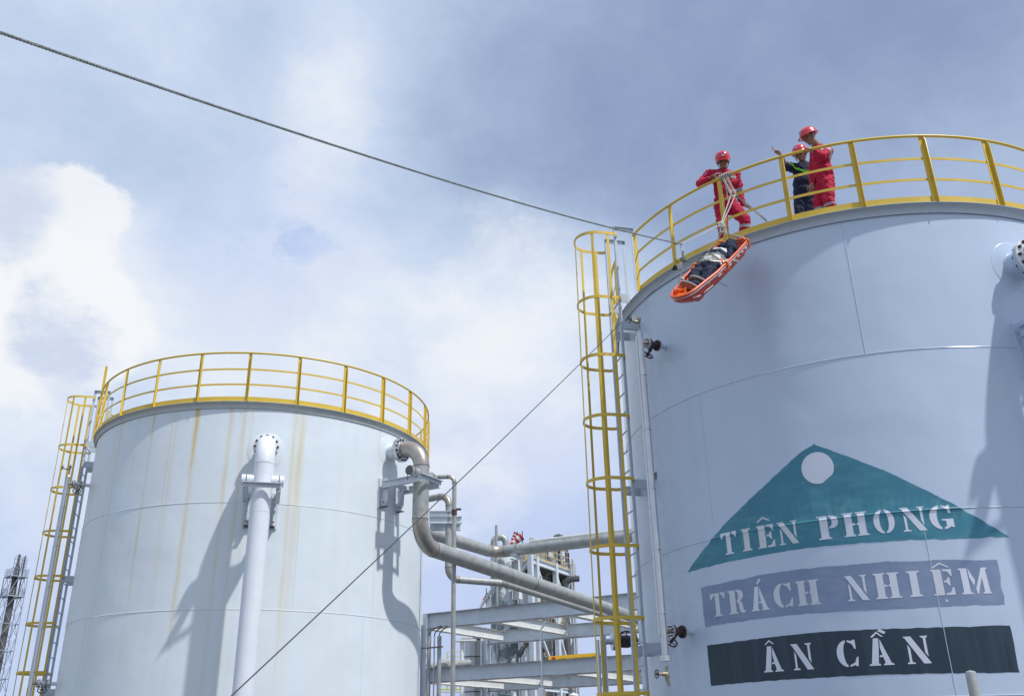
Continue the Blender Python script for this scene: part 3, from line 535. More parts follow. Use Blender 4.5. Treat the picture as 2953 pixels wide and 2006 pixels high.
# ------------------------------------------------------------------ level gauges (stand pipes with valves)
def gauge(t, label, vm, wm):
    F = TF(t, -152); r = RT + .47; root = thing('level_gauge', label, 'gauge pipe', F(r, 0, .9), 'level gauges on the tanks')
    mb = MB(); cr_ = .047 if t == 'R' else .038; mb.tube([F(r, 0, 1.08), F(r, 0, 5.74)], cr_, 20); mb.lathe(F(r, 0, 5.74), (0, 0, 1), [(cr_, 0), (.032, .02), (.018, .05)], 20); mb.build('chamber', steel, root)
    mb = MB(); mb.cyl(F(r + .045, -.03, 1.36), F(r + .045, -.03, 5.68), .016, n=14); mb.ball(F(r + .045, -.03, 5.68), .016, 12, 6); mb.fbox(F, r + .02, r + .06, -.045, -.015, 1.33, 1.36); mb.build('indicator_tube', bright_flange, root)
    for h in (1.62, 2.47, 3.33, 4.2, 5.05): mb = MB(); mb.lathe(F(r, 0, h), (0, 0, 1), [(.03, 0), (cr_ + .006, 0), (cr_ + .006, .018), (.03, .018)], 18); mb.cyl(F(r, .038, h + .01), F(r, .075, h + .01), .01, n=6); mb.build('clamp_band', steel, root)
    for h in (5.596, 1.40):
        vb = thing  # (parts below)
        mb = MB(); mb.cyl(F(RT - .01, 0, h), F(RT + .13, 0, h), .038, n=16); mb.lathe(F(RT - .01, 0, h), F(1, 0, 0) - F(0, 0, 0), [(.07, 0), (.04, .02)], 16); mb.build('nozzle_stub', paint_new if t == 'R' else paint_old, root)
        mb = MB(); ax = F(1, 0, 0) - F(0, 0, 0)
        mb.lathe(F(RT + .155, 0, h), ax, [(.02, 0), (.085, 0), (.085, .022), (.045, .03), (.036, .05), (.05, .075), (.05, .10), (.036, .125), (.045, .145), (.085, .152), (.085, .175), (.02, .175)], 22)
        mb.cyl(F(RT + .243, 0, h), F(RT + .243, -.10, h - .075), .034, .026, n=14); mb.cyl(F(RT + .243, -.10, h - .075), F(RT + .243, -.15, h - .11), .016, n=10)
        v = mb.build('valve_body', vm, root)
        mb = MB()
        for q in (.13, .335): mb.lathe(F(RT + q, 0, h), ax, [(.02, 0), (.085, 0), (.085, .022), (.02, .022)], 22)
        mb.build('companion_flange', bright_flange, v)
        mb = MB()
        for k in range(8):
            a = 2 * math.pi * (k + .5) / 8
            for q0, q1 in ((.115, .20), (.30, .375)): mb.cyl(F(RT + q0, .062 * math.cos(a), h + .062 * math.sin(a)), F(RT + q1, .062 * math.cos(a), h + .062 * math.sin(a)), .011, n=6)
        mb.build('bolt_set', bolt_m, v)['kind'] = 'stuff'
        mb = MB(); mb.cyl(F(RT + .357, 0, h), F(r - .03, 0, h), .03, n=14); mb.build('connecting_pipe', brass, v)
        wc = F(RT + .243, -.155, h - .114); wx = (F(0, -.8, -.59) - F(0, 0, 0)).normalized(); handwheel(wc, wx, .085, wm, v)
    def small_valve(h, top):
        mb = MB(); mb.cyl(F(r, 0, h - .1), F(r, 0, h + .1), .017, n=12)
        mb.ball(F(r, 0, h + (.08 if top else -.02)), (.034, .034, .055), 12, 8); mb.cyl(F(r, 0, h + (.04 if top else 0)), F(r + .07, -.01, h + (.03 if top else .0)), .026, n=12); mb.cyl(F(r + .07, -.01, h + (.03 if top else .0)), F(r + .13, -.015, h + (.05 if top else .0)), .018, n=10)
        if not top: mb.cyl(F(r, 0, h - .06), F(r - .01, .02, h - .15), .028, .012, n=12)
        v = mb.build('vent_valve' if top else 'drain_valve', brass, root); ax = (F(.99, -.1, .08) - F(0, 0, 0)).normalized()
        handwheel(F(r + .15, -.017, h + (.056 if top else .0)), ax, .052, black_m, v)
    small_valve(5.89, True); small_valve(.86, False)
    mb = MB(); mb.cyl(F(r, 0, .94), F(r, 0, 1.03), .015, n=10); mb.lathe(F(r, 0, 1.02), (0, 0, 1), [(.02, 0), (.078, 0), (.078, .03), (.074, .032), (.078, .034), (.078, .064), (.02, .064)], 24); mb.build('drain_flange', bright_flange, root)
    return root
def handwheel(c, ax, rad, m, parent):
    ax = Vector(ax).normalized(); u = Vector((0, 0, 1)); u = (u - ax * u.dot(ax)).normalized(); w = ax.cross(u); mb = MB(); n = 24
    mb.tube([c + (u * math.cos(2 * math.pi * i / n) + w * math.sin(2 * math.pi * i / n)) * rad for i in range(n)], rad * .11, 8, closed=True)
    for i in range(5):
        a = 2 * math.pi * i / 5; mb.cyl(c, c + (u * math.cos(a) + w * math.sin(a)) * rad, rad * .07, n=6); mb.ball(c + (u * math.cos(a + .6) + w * math.sin(a + .6)) * rad * 1.06, rad * .16, 6, 4)
    mb.lathe(c - ax * .02, ax, [(0, 0), (rad * .24, 0), (rad * .24, .03), (rad * .1, .05), (0, .05)], 12, cap=False); return mb.build('handwheel', m, parent)
gauge('R', 'steel level gauge pipe with two brown valves on the stencilled tank', dark_valve, dark_valve)
gauge('L', 'steel level gauge pipe in front of the far left ladder cage', steel, black_m)

# ------------------------------------------------------------------ painted panels and stencil letters
PT = {
 'tri': [(-.655, 3.53), (-.834, 3.455), (-1.371, 3.106), (-2.035, 2.716), (-2.256, 2.577), (-2.833, 2.191), (-2.106, 2.209), (-.983, 2.229), (.204, 2.206), (.887, 2.183), (1.386, 2.187), (.921, 2.53), (.67, 2.706), (.194, 3.026), (-.512, 3.442)],
 'b2': [(-2.585, 1.948), (-1.168, 1.984), (.013, 1.964), (1.18, 1.925), (1.156, 1.421), (.102, 1.42), (-1.245, 1.449), (-2.575, 1.437)],
 'b3': [(-2.577, 1.2), (-.867, 1.222), (.418, 1.19), (1.16, 1.185), (1.152, .682), (-.381, .709), (-2.572, .705)]}
def ell(cx, cy, rx, ry, a0, a1, n=14): return [(cx + rx * math.cos(R(a0 + (a1 - a0) * i / n)), cy + ry * math.sin(R(a0 + (a1 - a0) * i / n))) for i in range(n + 1)]
CHL = ell(.5, .5, .5, .5, 94, 266) + ell(.5, .5, .17, .43, 262, 98)
GL = {
 'T': [[(0, 1), (.62, 1), (.62, .08), (.76, .04), (.76, 0), (.2, 0), (.2, .04), (.34, .08), (.34, .91), (.2, .88), (.1, .74), (.02, .74)], [(.69, 1), (1, 1), (.98, .74), (.9, .74), (.82, .88), (.69, .92)]],
 'I': [[(0, 1), (1, 1), (1, .95), (.8, .91), (.8, .09), (1, .05), (1, 0), (0, 0), (0, .05), (.2, .09), (.2, .91), (0, .95)]],
 'E': [[(0, 1), (.5, 1), (.5, 0), (0, 0), (0, .05), (.1, .08), (.1, .92), (0, .95)], [(.57, 1), (1, 1), (.98, .72), (.92, .72), (.8, .9), (.57, .93)], [(.57, .56), (.68, .56), (.78, .68), (.85, .68), (.85, .36), (.78, .36), (.68, .48), (.57, .48)], [(.57, .07), (.8, .1), (.93, .3), (1, .3), (1, 0), (.57, 0)]],
 'N': [[(0, 1), (.31, 1), (1, 0), (.69, 0), (.06, .93), (0, .96)], [(.12, .71), (.22, .56), (.22, .08), (.34, .04), (.34, 0), (.02, 0), (.02, .04), (.12, .08)], [(.7, 1), (1, 1), (1, .96), (.92, .92), (.92, .24), (.81, .4), (.81, .92), (.7, .96)]],
 'P': [[(0, 1), (.5, 1), (.5, .08), (.62, .04), (.62, 0), (0, 0), (0, .04), (.13, .08), (.13, .92), (0, .96)], [(.56, 1), (.8, .98), (.95, .89), (1, .73), (.95, .56), (.8, .46), (.56, .44), (.56, .51), (.66, .56), (.71, .73), (.66, .89), (.56, .93)]],
 'H': [[(0, 1), (.46, 1), (.46, .96), (.38, .92), (.38, .54), (.5, .54), (.5, .46), (.38, .46), (.38, .08), (.46, .04), (.46, 0), (0, 0), (0, .04), (.09, .08), (.09, .92), (0, .96)], [(.54, 1), (1, 1), (1, .96), (.91, .92), (.91, .08), (1, .04), (1, 0), (.54, 0), (.54, .04), (.62, .08), (.62, .46), (.56, .46), (.56, .54), (.62, .54), (.62, .92), (.54, .96)]],
 'O': [ell(.46, .5, .46, .5, 92, 268) + ell(.46, .5, .17, .43, 268, 92), ell(.54, .5, .46, .5, -88, 88) + ell(.54, .5, .17, .43, 88, -88)],
 'G': [ell(.5, .5, .5, .5, 96, 264) + ell(.5, .5, .18, .43, 262, 98), [(.56, 1), (.78, .95), (.86, 1), (.92, 1), (.92, .66), (.85, .66), (.76, .84), (.56, .93)], [(.56, 0), (.74, .03), (.84, .1), (1, .06), (1, .42), (.5, .42), (.5, .37), (.68, .34), (.68, .12), (.56, .07)]],
 'R': [[(0, 1), (.46, 1), (.46, .08), (.56, .04), (.56, 0), (0, 0), (0, .04), (.12, .08), (.12, .92), (0, .96)], [(.52, 1), (.76, .98), (.9, .89), (.93, .75), (.88, .6), (.72, .52), (.84, .42), (.88, .14), (.94, .08), (1, .12), (1, .05), (.92, 0), (.78, 0), (.66, .08), (.62, .4), (.52, .48), (.52, .55), (.6, .6), (.64, .75), (.6, .9), (.52, .93)]],
 'A': [[(.3, 1), (.52, 1), (.46, .54), (.38, .08), (.46, .04), (.46, 0), (0, 0), (0, .04), (.1, .08)], [(.56, .96), (.9, .08), (1, .04), (1, 0), (.58, 0), (.58, .04), (.66, .08), (.6, .3), (.46, .3), (.47, .37), (.58, .37), (.52, .66)]],
 'C': [CHL, [(.56, 1), (.74, .96), (.86, 1), (.93, 1), (.93, .66), (.86, .66), (.78, .84), (.56, .93)], [(.56, 0), (.78, .06), (.86, .02), (.94, .02), (1, .36), (.93, .36), (.8, .15), (.56, .07)]],
 'M': [[(0, 1), (.3, 1), (.3, .08), (.38, .04), (.38, 0), (0, 0), (0, .04), (.07, .08), (.07, .92), (0, .96)], [(.34, 1), (.52, .52), (.46, .3), (.34, .64)], [(.5, .2), (.8, 1), (1, 1), (1, .96), (.94, .92), (.97, .08), (1, .04), (1, 0), (.72, 0), (.72, .04), (.78, .08), (.77, .62), (.56, .0), (.52, .0)]],
}
CIRC = [(0, .0), (.5, .9), (1, .0), (.86, -.02), (.5, .55), (.14, -.02)]
def glyph(g, u0, u1, h0, h1): return [[(u0 + (u1 - u0) * x, h0 + (h1 - h0) * y) for x, y in p] for p in GL[g]]
def circ(u0, u1, h0, h1): return [[(u0 + (u1 - u0) * x, h0 + (h1 - h0) * y) for x, y in CIRC]]
pn1 = conform('R', [PT['tri']], .0022, 'painted_triangle', teal, TR, jit=.012); pn1['label'] = 'teal painted gable shape with white words'
pn2 = conform('R', [PT['b2']], .0022, 'painted_band', lilac, TR, jit=.012); pn2['label'] = 'faded blue-grey painted band'
pn3 = conform('R', [PT['b3']], .0022, 'painted_band', deep, TR, jit=.009); pn3['label'] = 'dark green painted band'
cpt = [(-.66 + .2015 * math.cos(R(a)), 3.212 + .206 * math.sin(R(a))) for a in range(0, 360, 8) if not 285 < a < 327]
conform('R', [cpt], .0045, 'white_disc', letter_w, pn1)
ROW1 = [('T', -2.136, -1.878), ('I', -1.802, -1.66), ('E', -1.573, -1.333), ('N', -1.281, -1.02), ('P', -.772, -.512), ('H', -.464, -.173), ('O', -.108, .131), ('N', .207, .48), ('G', .526, .789)]
ROW2 = [('T', -2.431, -2.171), ('R', -2.125, -1.86), ('A', -1.779, -1.519), ('C', -1.448, -1.195), ('H', -1.145, -.86), ('N', -.545, -.298), ('H', -.223, .065), ('I', .152, .291), ('E', .414, .646), ('M', .718, 1.04)]
ROW3 = [('A', -1.706, -1.436), ('N', -1.31, -1.056), ('C', -.767, -.526), ('A', -.418, -.148), ('N', -.01, .248)]
for i, (c, a, b) in enumerate(ROW1):
    p = glyph(c, a, b, 2.305, 2.594)
    if i == 2: p += circ(-1.566, -1.361, 2.642, 2.712)
    conform('R', p, .0045, 'letter', letter_y if i in (1, 2, 3) else letter_w, pn1)
for i, (c, a, b) in enumerate(ROW2):
    p = glyph(c, a, b, 1.545, 1.84)
    if i == 2: p += [[(-1.672, 1.872), (-1.648, 1.868), (-1.596, 1.928), (-1.63, 1.935)]]
    if i == 8: p += circ(.425, .637, 1.86, 1.93) + [[(.52, 1.467), (.547, 1.467), (.547, 1.497), (.52, 1.497)]]
    conform('R', p, .0045, 'letter', letter_r if i in (0, 1, 3, 4, 8) else letter_w, pn2)
for i, (c, a, b) in enumerate(ROW3):
    p = glyph(c, a, b, .808, 1.108)
    if i == 0: p += circ(-1.656, -1.521, 1.13, 1.188)
    if i == 3: p += circ(-.36, -.222, 1.122, 1.19) + [[(-.278, 1.188), (-.247, 1.212), (-.186, 1.172), (-.208, 1.15)]]
    conform('R', p, .0045, 'letter', letter_w, pn3)
# touch-up paint low on the old tank
def Lp(x, y):
    q = cyl(x, y, 'L', RT); return (RT * R(math.degrees(math.atan2(q.y - CT['L'][1], q.x - CT['L'][0])) + 110), q.z - CAM_Z)
conform('L', [[Lp(197, 2003), Lp(220, 1975), Lp(228, 1955), Lp(252, 1952), Lp(272, 1945), Lp(280, 1941), Lp(325, 1942), Lp(352, 1945), Lp(375, 1953), Lp(388, 1975), Lp(400, 2003), (Lp(400, 2003)[0], -.3), (Lp(197, 2003)[0], -.3)]], .002, 'touch_up_patch', paint_patch, TL, jit=.03, bump=0)

# ------------------------------------------------------------------ bare steel pipes of the left tank
def quarter(p, d0, d1, rad, n=14):        # bend starting at p, from direction d0 to d1 (perpendicular)
    d0, d1 = Vector(d0).normalized(), Vector(d1).normalized(); return [p + d0 * rad * math.sin(math.pi / 2 * i / n) + d1 * rad * (1 - math.cos(math.pi / 2 * i / n)) for i in range(n + 1)]
def bend(pc, d0, d1, rad, n=14):          # fillet of any angle round corner pc
    d0, d1 = Vector(d0).normalized(), Vector(d1).normalized(); th = d0.angle(d1); L = rad * math.tan(th / 2); s = pc - d0 * L; nrm = (d1 - d0 * d0.dot(d1)).normalized()
    return [s + d0 * rad * math.sin(th * i / n) + nrm * rad * (1 - math.cos(th * i / n)) for i in range(n + 1)]
def weldring(mb, p, d, r): mb.lathe(p - Vector(d).normalized() * .011, d, [(r - .01, 0), (r + .006, .004), (r + .006, .018), (r - .01, .022)], 32)
def piping(name, label, pieces, r, base, group=None, n=36, start=None):
    root = thing(name, label, 'pipe', base, group)
    for kind, pts in pieces:
        mb = MB(); mb.tube(pts, r if kind != 'elbow' else r + .001, n); mb.build('elbow' if kind == 'elbow' else 'pipe_run', elbow_m if kind == 'elbow' else galv, root)
        if kind == 'elbow':
            for p, d in ((pts[0], pts[1] - pts[0]), (pts[-1], pts[-1] - pts[-2])):
                mb = MB(); weldring(mb, p, d, r); mb.build('weld_ring', weld_m, root)
    return root
F2 = TF('L', -31); q2 = RT + .305; P2 = Vector((-1.994, 19.603, 0)); P2 = Vector((F2(RT + S2, 0, 0).x, F2(RT + S2, 0, 0).y, 0)); H4 = 4.0; RB = .54
rad2 = S2 - .305 - .10
dirp = Vector((.428, .904, 0)).normalized()
e1 = elbow(F2, q2 + .10, HN2, rad2); c2 = Vector((P2.x, P2.y, H4 + CAM_Z)); e2 = quarter(c2 + Vector((0, 0, RB)), (0, 0, -1), dirp, RB)
big = piping('steel_pipe', 'thick grey steel pipe dropping from the streaked tank and crossing to the right', [('run', [F2(q2 + .03, 0, HN2), F2(q2 + .10, 0, HN2)]), ('elbow', e1), ('run', [e1[-1], e2[0]]), ('elbow', e2), ('run', [e2[-1], e2[-1] + dirp * 17])], D2 / 2, F2(RT + S2, 0, H4 - RB))
mb = MB(); mb.lathe(F2(q2, 0, HN2), F2(1, 0, 0) - F2(0, 0, 0), [(D2 / 2 - .01, 0), (D2 / 2 + .1, 0), (D2 / 2 + .1, .035), (D2 / 2 + .015, .037), (D2 / 2 + .002, .075), (D2 / 2 - .01, .075)], 48); mb.build('flange', bright_flange, big)
bolts_ring(big, F2, RT + .235, q2 + .065, HN2, D2 / 2 + .055, 14)
mb = MB(); weldring(mb, e2[-1] + dirp * 5.2, dirp, D2 / 2); mb.build('weld_ring', weld_m, big)
for sg in (-1, 1):
    mb = MB(); mb.lathe(F2(RT + S2, sg * (D2 / 2 - .03), 5.53), F2(0, sg, 0) - F2(0, 0, 0), [(.098, 0), (.098, .27), (.106, .27), (.106, .29), (.0, .29)], 28, cap=False); mb.build('trunnion', galv, big)
    mb = MB(); mb.lathe(F2(RT + S2, sg * (D2 / 2 + .261), 5.53), F2(0, sg, 0) - F2(0, 0, 0), [(0, 0), (.1, 0), (.1, .006), (0, .006)], 24, cap=False); mb.build('trunnion_cap', dust, big)
bracket('L', -31, S2, 5.53, 'rust-edged bracket clamping the bare steel pipe near the tank edge', rack_paint, lat=.34, reach=.25, drop=.55)

H5 = 6.9; R5 = .222
a5, b5, c5 = onh(1265, 1543, H5), onh(1425, 1592, H5), onh(1815, 1546, H5)
d51, d52 = (b5 - a5).normalized(), (c5 - b5).normalized(); bb = bend(b5, d51, d52, .53)
pp2 = piping('steel_pipe', 'long grey steel pipe with a bend, rising to the right behind the ladder cage', [('run', [a5 - d51 * 1.6, bb[0]]), ('elbow', bb), ('run', [bb[-1], c5 + d52 * 4])], R5, (b5.x, b5.y, H5 + CAM_Z - .2))
mb = MB(); up = Vector((0, 0, 1)); sd_ = d52.cross(up)
mb.tube([bb[-1] + d52 * 1.1 + up * .26 + sd_ * .04, c5 + d52 * 3.5 + up * .26 + sd_ * .04], .038, 8); mb.tube([bb[-1] + d52 * 1.1 + up * .215 + sd_ * .15, c5 + d52 * 3.5 + up * .215 + sd_ * .15], .015, 6); mb.build('tracer_line', rack_cream, pp2)
# thin pipes at the back of the tank
FA = TF('L', -6.5); P3 = upright(FA(RT + .72, 0, 4.5) * 1.16, 1293.6, 1560); h3 = upright(P3, 1293, 1425).z; h3b = upright(P3, 1293, 1668).z
din = Vector((-.86, .5, 0)).normalized(); dout = Vector((.9, .42, 0)).normalized(); T3 = lambda z: Vector((P3.x, P3.y, z))
ea = quarter(T3(h3 - .02) - Vector((0, 0, 0)) + din * .30, -din, (0, 0, -1), .30); ea = [v for v in ea]
eb = quarter(T3(h3b + .30), (0, 0, -1), dout, .30)
kz = h3b - CAM_Z; kc = onh(1452, 1681, kz); dout = (kc - T3(h3b)).normalized(); eb = quarter(T3(h3b + .30), (0, 0, -1), dout, .30); ek = bend(kc, dout, dirp, .28)
piping('thin_pipe', 'thin grey pipe bending away beneath the thick steel pipe', [('run', [T3(h3 - .02) + din * 1.0, ea[0]]), ('elbow', ea), ('run', [ea[-1], eb[0]]), ('elbow', eb), ('run', [eb[-1], ek[0]]), ('elbow', ek), ('run', [ek[-1], ek[-1] + dirp * 11])], .094, (P3.x, P3.y, h3b), 'thin pipes behind the streaked tank', 24)
FB = TF('L', -9); P4 = upright(FB(RT + .92, 0, 4.5), 1309, 1560); h4 = upright(P4, 1309, 1373).z; T4 = lambda z: Vector((P4.x, P4.y, z)); din4 = Vector((-.97, .1, 0)).normalized()
ec = quarter(T4(h4) + din4 * .16, -din4, (0, 0, -1), .16)
piping('thin_pipe', 'slender vertical pipe with a bent top, right of the streaked tank', [('run', [T4(h4) + din4 * .62, ec[0]]), ('elbow', ec), ('run', [ec[-1], T4(0)])], .052, (P4.x, P4.y, 0), 'thin pipes behind the streaked tank', 20)
br = thing('pipe_bracket', 'pair of horizontal channels holding the thin pipes beside the tank edge', 'bracket', T3(upright(P3, 1293, 1500).z), 'steel pipe brackets on the tanks')
for x0, y0, x1, y1, d, w in ((1238, 1473, 1303, 1474, .14, .1), (1238, 1489, 1332, 1489, .19, .12), (1240, 1511, 1328, 1511, .17, .12)):
    A = upright(P3, x0, y0, .05 + (.25 if y0 > 1500 else -.13)); B = upright(P3, x1, y1, .05 + (.25 if y0 > 1500 else -.13)); mb = MB(); B.z = A.z; mb.ibeam(A, B, d, w, .01, .012); mb.build('channel', rack_paint, br)
mb = MB(); A = T4(upright(P4, 1309, 1477).z); mb.lathe(A, (0, 0, 1), [(.05, -.06), (.066, -.06), (.066, .06), (.05, .06)], 20); mb.box(A + Vector((.1, .02, .08)), (.06, 0, 0), (0, .03, 0), (0, 0, .02)); mb.build('clamp', dark_valve, br)

# ------------------------------------------------------------------ pipe rack
HA = 4.85
KR = 1.27
Al, Ar = onh(1228, 1770, HA), onh(1830, 1709, HA); dA = (Ar - Al).normalized(); nA = Vector((-dA.y, dA.x, 0))       # nA points away from the camera
rack = thing('pipe_rack', 'grey steel pipe rack of stacked beams between the two tanks', 'pipe rack', (Al.x, Al.y, 0))
Bp = onh(1408, 1819, HA); WD = (Bp - Al).dot(nA); hC = 2.235 * KR; LA = (Ar - Al).length + 4
def RK(s, w, h): q = Al + dA * s + nA * w; return Vector((q.x, q.y, h + CAM_Z))
sB = (Bp - Al).dot(dA)
for w, h, d in ((0, HA, .57), (WD, HA - .02, .56), (0, hC, .52), (WD, hC - .03, .51), (0, .75, .5), (WD, .75, .5)):
    mb = MB(); mb.ibeam(RK(.12 if w == 0 else sB, w, h), RK(LA, w, h), d, .3, .018, .026, True); mb.build('main_beam', [rack_paint, edge_rust], rack)
for w, s in ((0, .0), (WD, sB - .15), (0, LA), (WD, LA)):
    mb = MB(); c = RK(s, w, 0); z1 = HA + CAM_Z + .02; x, y = dA, nA
    for k in (-1, 1): mb.box(Vector((c.x, c.y, z1 / 2)) + x * k * .15, x * .014, y * .16, (0, 0, z1 / 2))
    mb.box(Vector((c.x, c.y, z1 / 2)), x * .136, y * .010, (0, 0, z1 / 2)); mb.build('column', rack_paint, rack)
for h, ss in ((HA - .08, (-.6, 2.8, 6.03, 10.2)), (hC - .06, (-.4, 2.0, 5.85, 10.2))):
    for s in ss:
        if s < 0: s = sB * .35
        mb = MB(); mb.ibeam(RK(s, .16, h), RK(s + .19, WD - .16, h), .42, .23, .015, .02, True); mb.build('cross_beam', [rack_cream, edge_rust], rack)
for h in (HA - .08, hC - .07):
    for s0, s1 in ((3.05, 5.85), (6.2, 10.0)):
        mb = MB(); A, B = RK(s0, WD - .2, h - .16), RK(s1, .25, h - .16); mb.bar(A, B, .09, .012); mb.bar(A + Vector((0, 0, .045)), B + Vector((0, 0, .045)), .012, .09); mb.build('plan_brace', rack_cream, rack)
for s, w, h in ((.14, -.02, HA), (sB + .03, WD - .02, HA), (.14, -.02, hC), (sB + .03, WD - .02, hC)):
    mb = MB(); mb.box(RK(s, w + .005, h - .28), dA * .057, nA * .015, (0, 0, .215)); pl = mb.build('end_plate', rack_paint, rack)
    mb = MB()
    for k in range(4): mb.ball(RK(s + .01, w - .017, h - .13 - .1 * k), .02, 6, 4)
    mb.build('bolt_set', bolt_m, pl)['kind'] = 'stuff'
# conduit set on the left column
cd = thing('conduit_set', 'three vertical cable conduits in front of the rack column by the tank edge', 'conduit', RK(.35, -.35, -CAM_Z))
for k, (s, r) in enumerate(((.38, .07), (.63, .028), (.86, .079))):
    mb = MB(); P = RK(s, -.3, 0); z1 = at(1240, 1833, P.y).z; mb.cyl((P.x, P.y, 0), (P.x, P.y, z1), r, n=18); mb.build('conduit', galv if k != 1 else steel, cd)
    mb = MB(); mb.tube([(P.x, P.y, z1 - .05), (P.x, P.y, z1 + .07), (P.x + .08, P.y + .02, z1 + .2), (P.x + .28, P.y + .05, z1 + .32), (P.x + .7, P.y + .1, z1 + .43)], .022, 8); mb.build('cable', black_m, cd)
P = RK(.57, -.40, 0); zc = at(1248, 1866, P.y).z; mb = MB(); mb.box((P.x, P.y, zc), dA * .53, nA * .008, (0, 0, .025)); mb.build('strut', weld_m, cd)
# post carrying the bent pipe
po = onh(1500, 1745, HA); sp = (po - Al).dot(dA); zt = H5 - .24 + CAM_Z
ps = thing('pipe_support', 'rust-topped post standing on the rack under the bent pipe', 'pipe support', RK(sp, 0, HA))
mb = MB(); c = RK(sp, 0, HA)
for k in (-1, 1): mb.box((c.x + dA.x * k * .14, c.y + dA.y * k * .14, (c.z + zt) / 2), dA * .013, nA * .14, (0, 0, (zt - c.z) / 2 - .2))
mb.box((c.x, c.y, (c.z + zt) / 2), dA * .127, nA * .010, (0, 0, (zt - c.z) / 2 - .2)); mb.build('post', rack_cream, ps)
mb = MB(); mb.ibeam(Vector((c.x, c.y, zt)) - d52.cross(up) * .43, Vector((c.x, c.y, zt)) + d52.cross(up) * .43, .2, .15, .012, .015); mb.build('saddle_beam', rack_paint, ps)
mb = MB(); mb.box((c.x, c.y, c.z + .008), dA * .2, nA * .13, (0, 0, .007)); mb.build('base_plate', bolt_m, ps)
mb = MB(); A = c + dA * -1.0; mb.bar(RK(sp - 1.6, -.02, HA + .02), RK(sp - .53, -.02, HA + 1.27), .13, .018); mb.bar(RK(sp - 1.6, .0, HA + .06), RK(sp - .53, .0, HA + 1.33), .018, .13); mb.build('brace', rack_cream, ps)
mb = MB(); vs = [RK(sp - 1.65 + x * 1.27, y, HA + z * 1.27) for y in (-.01, .01) for x, z in ((.2, .01), (.4, .01), (.4, .26), (.3, .26))]; mb.add(vs, [(0, 1, 2, 3), (7, 6, 5, 4)] + [(i, (i + 1) % 4, 4 + (i + 1) % 4, 4 + i) for i in range(4)]); mb.build('gusset_plate', rack_cream, ps)
mb = MB(); cc = Vector((c.x, c.y, H5 + CAM_Z)); off_ = d52 * (d52.dot(cc - bb[-1])); pc = bb[-1] + off_; u2 = d52.cross(up).normalized()
mb.tube([pc + (u2 * math.cos(math.pi * i / 20) + up * math.sin(math.pi * i / 20)) * .24 for i in range(21)], .015, 8); mb.build('u_bolt', weld_m, ps)
# low rack valve and posts near the bottom edge
def vent_post(x0, x1, ytop, Y, label, m):
    a, b = at(x0, ytop, Y), at(x1, ytop, Y); r = (b - a).length / 2; c = (a + b) / 2; mb = MB(); mb.lathe((c.x, c.y, 0), (0, 0, 1), [(r, 0), (r, c.z - r * .35), (r * .93, c.z - r * .12), (r * .7, c.z), (0, c.z + .01)], 28)
    return solo(mb, 'bollard', m, label, 'post', (c.x, c.y, 0), 'round capped posts')
vent_post(2783, 2813, 1934, 9.0, 'round-capped grey post in front of the lowest dark green band', galv)
vent_post(1550, 1572, 1983, 14.0, 'round-capped pale post at the foot of the pipe rack', white_bright)
mb = MB(); A, B = at(1563, 1983, 15.5), at(1560, 1812, 15.5); mb.tube([(A.x, A.y, 0), (B.x, B.y, B.z), (B.x + .03, B.y, B.z + .03), (B.x + .09, B.y + .3, B.z + .16)], .014, 8); solo(mb, 'thin_conduit', steel, 'thin vertical conduit crossing in front of the rack beams', 'conduit', (A.x, A.y, 0))

# ------------------------------------------------------------------ plant in the distance
YV = 60
def col_vessel(name, label, xl, xr, ytop, Y, m, bands=0, dome=True):
    a, b = at(xl, ytop, Y), at(xr, ytop, Y); r = (b - a).length / 2; c = (a + b) / 2; root = thing(name, label, 'vessel', (c.x, c.y, 0), 'process columns beyond the rack')
    mb = MB(); prof = [(r, 0), (r, c.z)] + ([(r * math.cos(R(q)), c.z + r * .5 * math.sin(R(q))) for q in range(15, 90, 15)] + [(0.01, c.z + r * .5)] if dome else [(r * .96, c.z + .05), (.01, c.z + .06)])
    mb.lathe((c.x, c.y, 0), (0, 0, 1), prof, 36); mb.build('body', m, root)
    for k in range(bands):
        mb = MB(); z = c.z - .15 - k * 1.05; mb.lathe((c.x, c.y, z), (0, 0, 1), [(r, 0), (r + .03, 0), (r + .03, .05), (r, .05)], 36); mb.build('band', dust, root)
    return root, c, r
vs1, vc, vr = col_vessel('process_column', 'dark grey column smeared with white paint behind the rack', 1414, 1491, 1612, YV, vessel_m)
z0 = vc.z; mb = MB()
A = at(1420, 1560, YV); B = at(1460, 1560, YV); xm = (at(1424, 1560, YV).x + at(1459, 1560, YV).x) / 2; rr_ = abs(at(1459, 1560, YV).x - at(1424, 1560, YV).x) / 2; ztop = at(1440, 1548, YV).z - rr_
mb.tube([(xm - rr_, YV, z0 - .5)] + [(xm - rr_ * math.cos(math.pi * i / 16), YV, ztop + rr_ * math.sin(math.pi * i / 16)) for i in range(17)] + [(xm + rr_, YV, z0 - .5)], .22, 16); mb.build('overhead_pipe', galv, vs1)
a = at(1427.5, 1514, YV - .8); b = at(1435, 1514, YV - .8); mb = MB(); mb.cyl((a.x / 2 + b.x / 2, YV - .8, 0), (a.x / 2 + b.x / 2, YV - .8, a.z), (b - a).length / 2, n=16); solo(mb, 'vent_stack', galv, 'slim pale vent stack rising past the curved pipe', 'stack', (a.x / 2 + b.x / 2, YV - .8, 0))
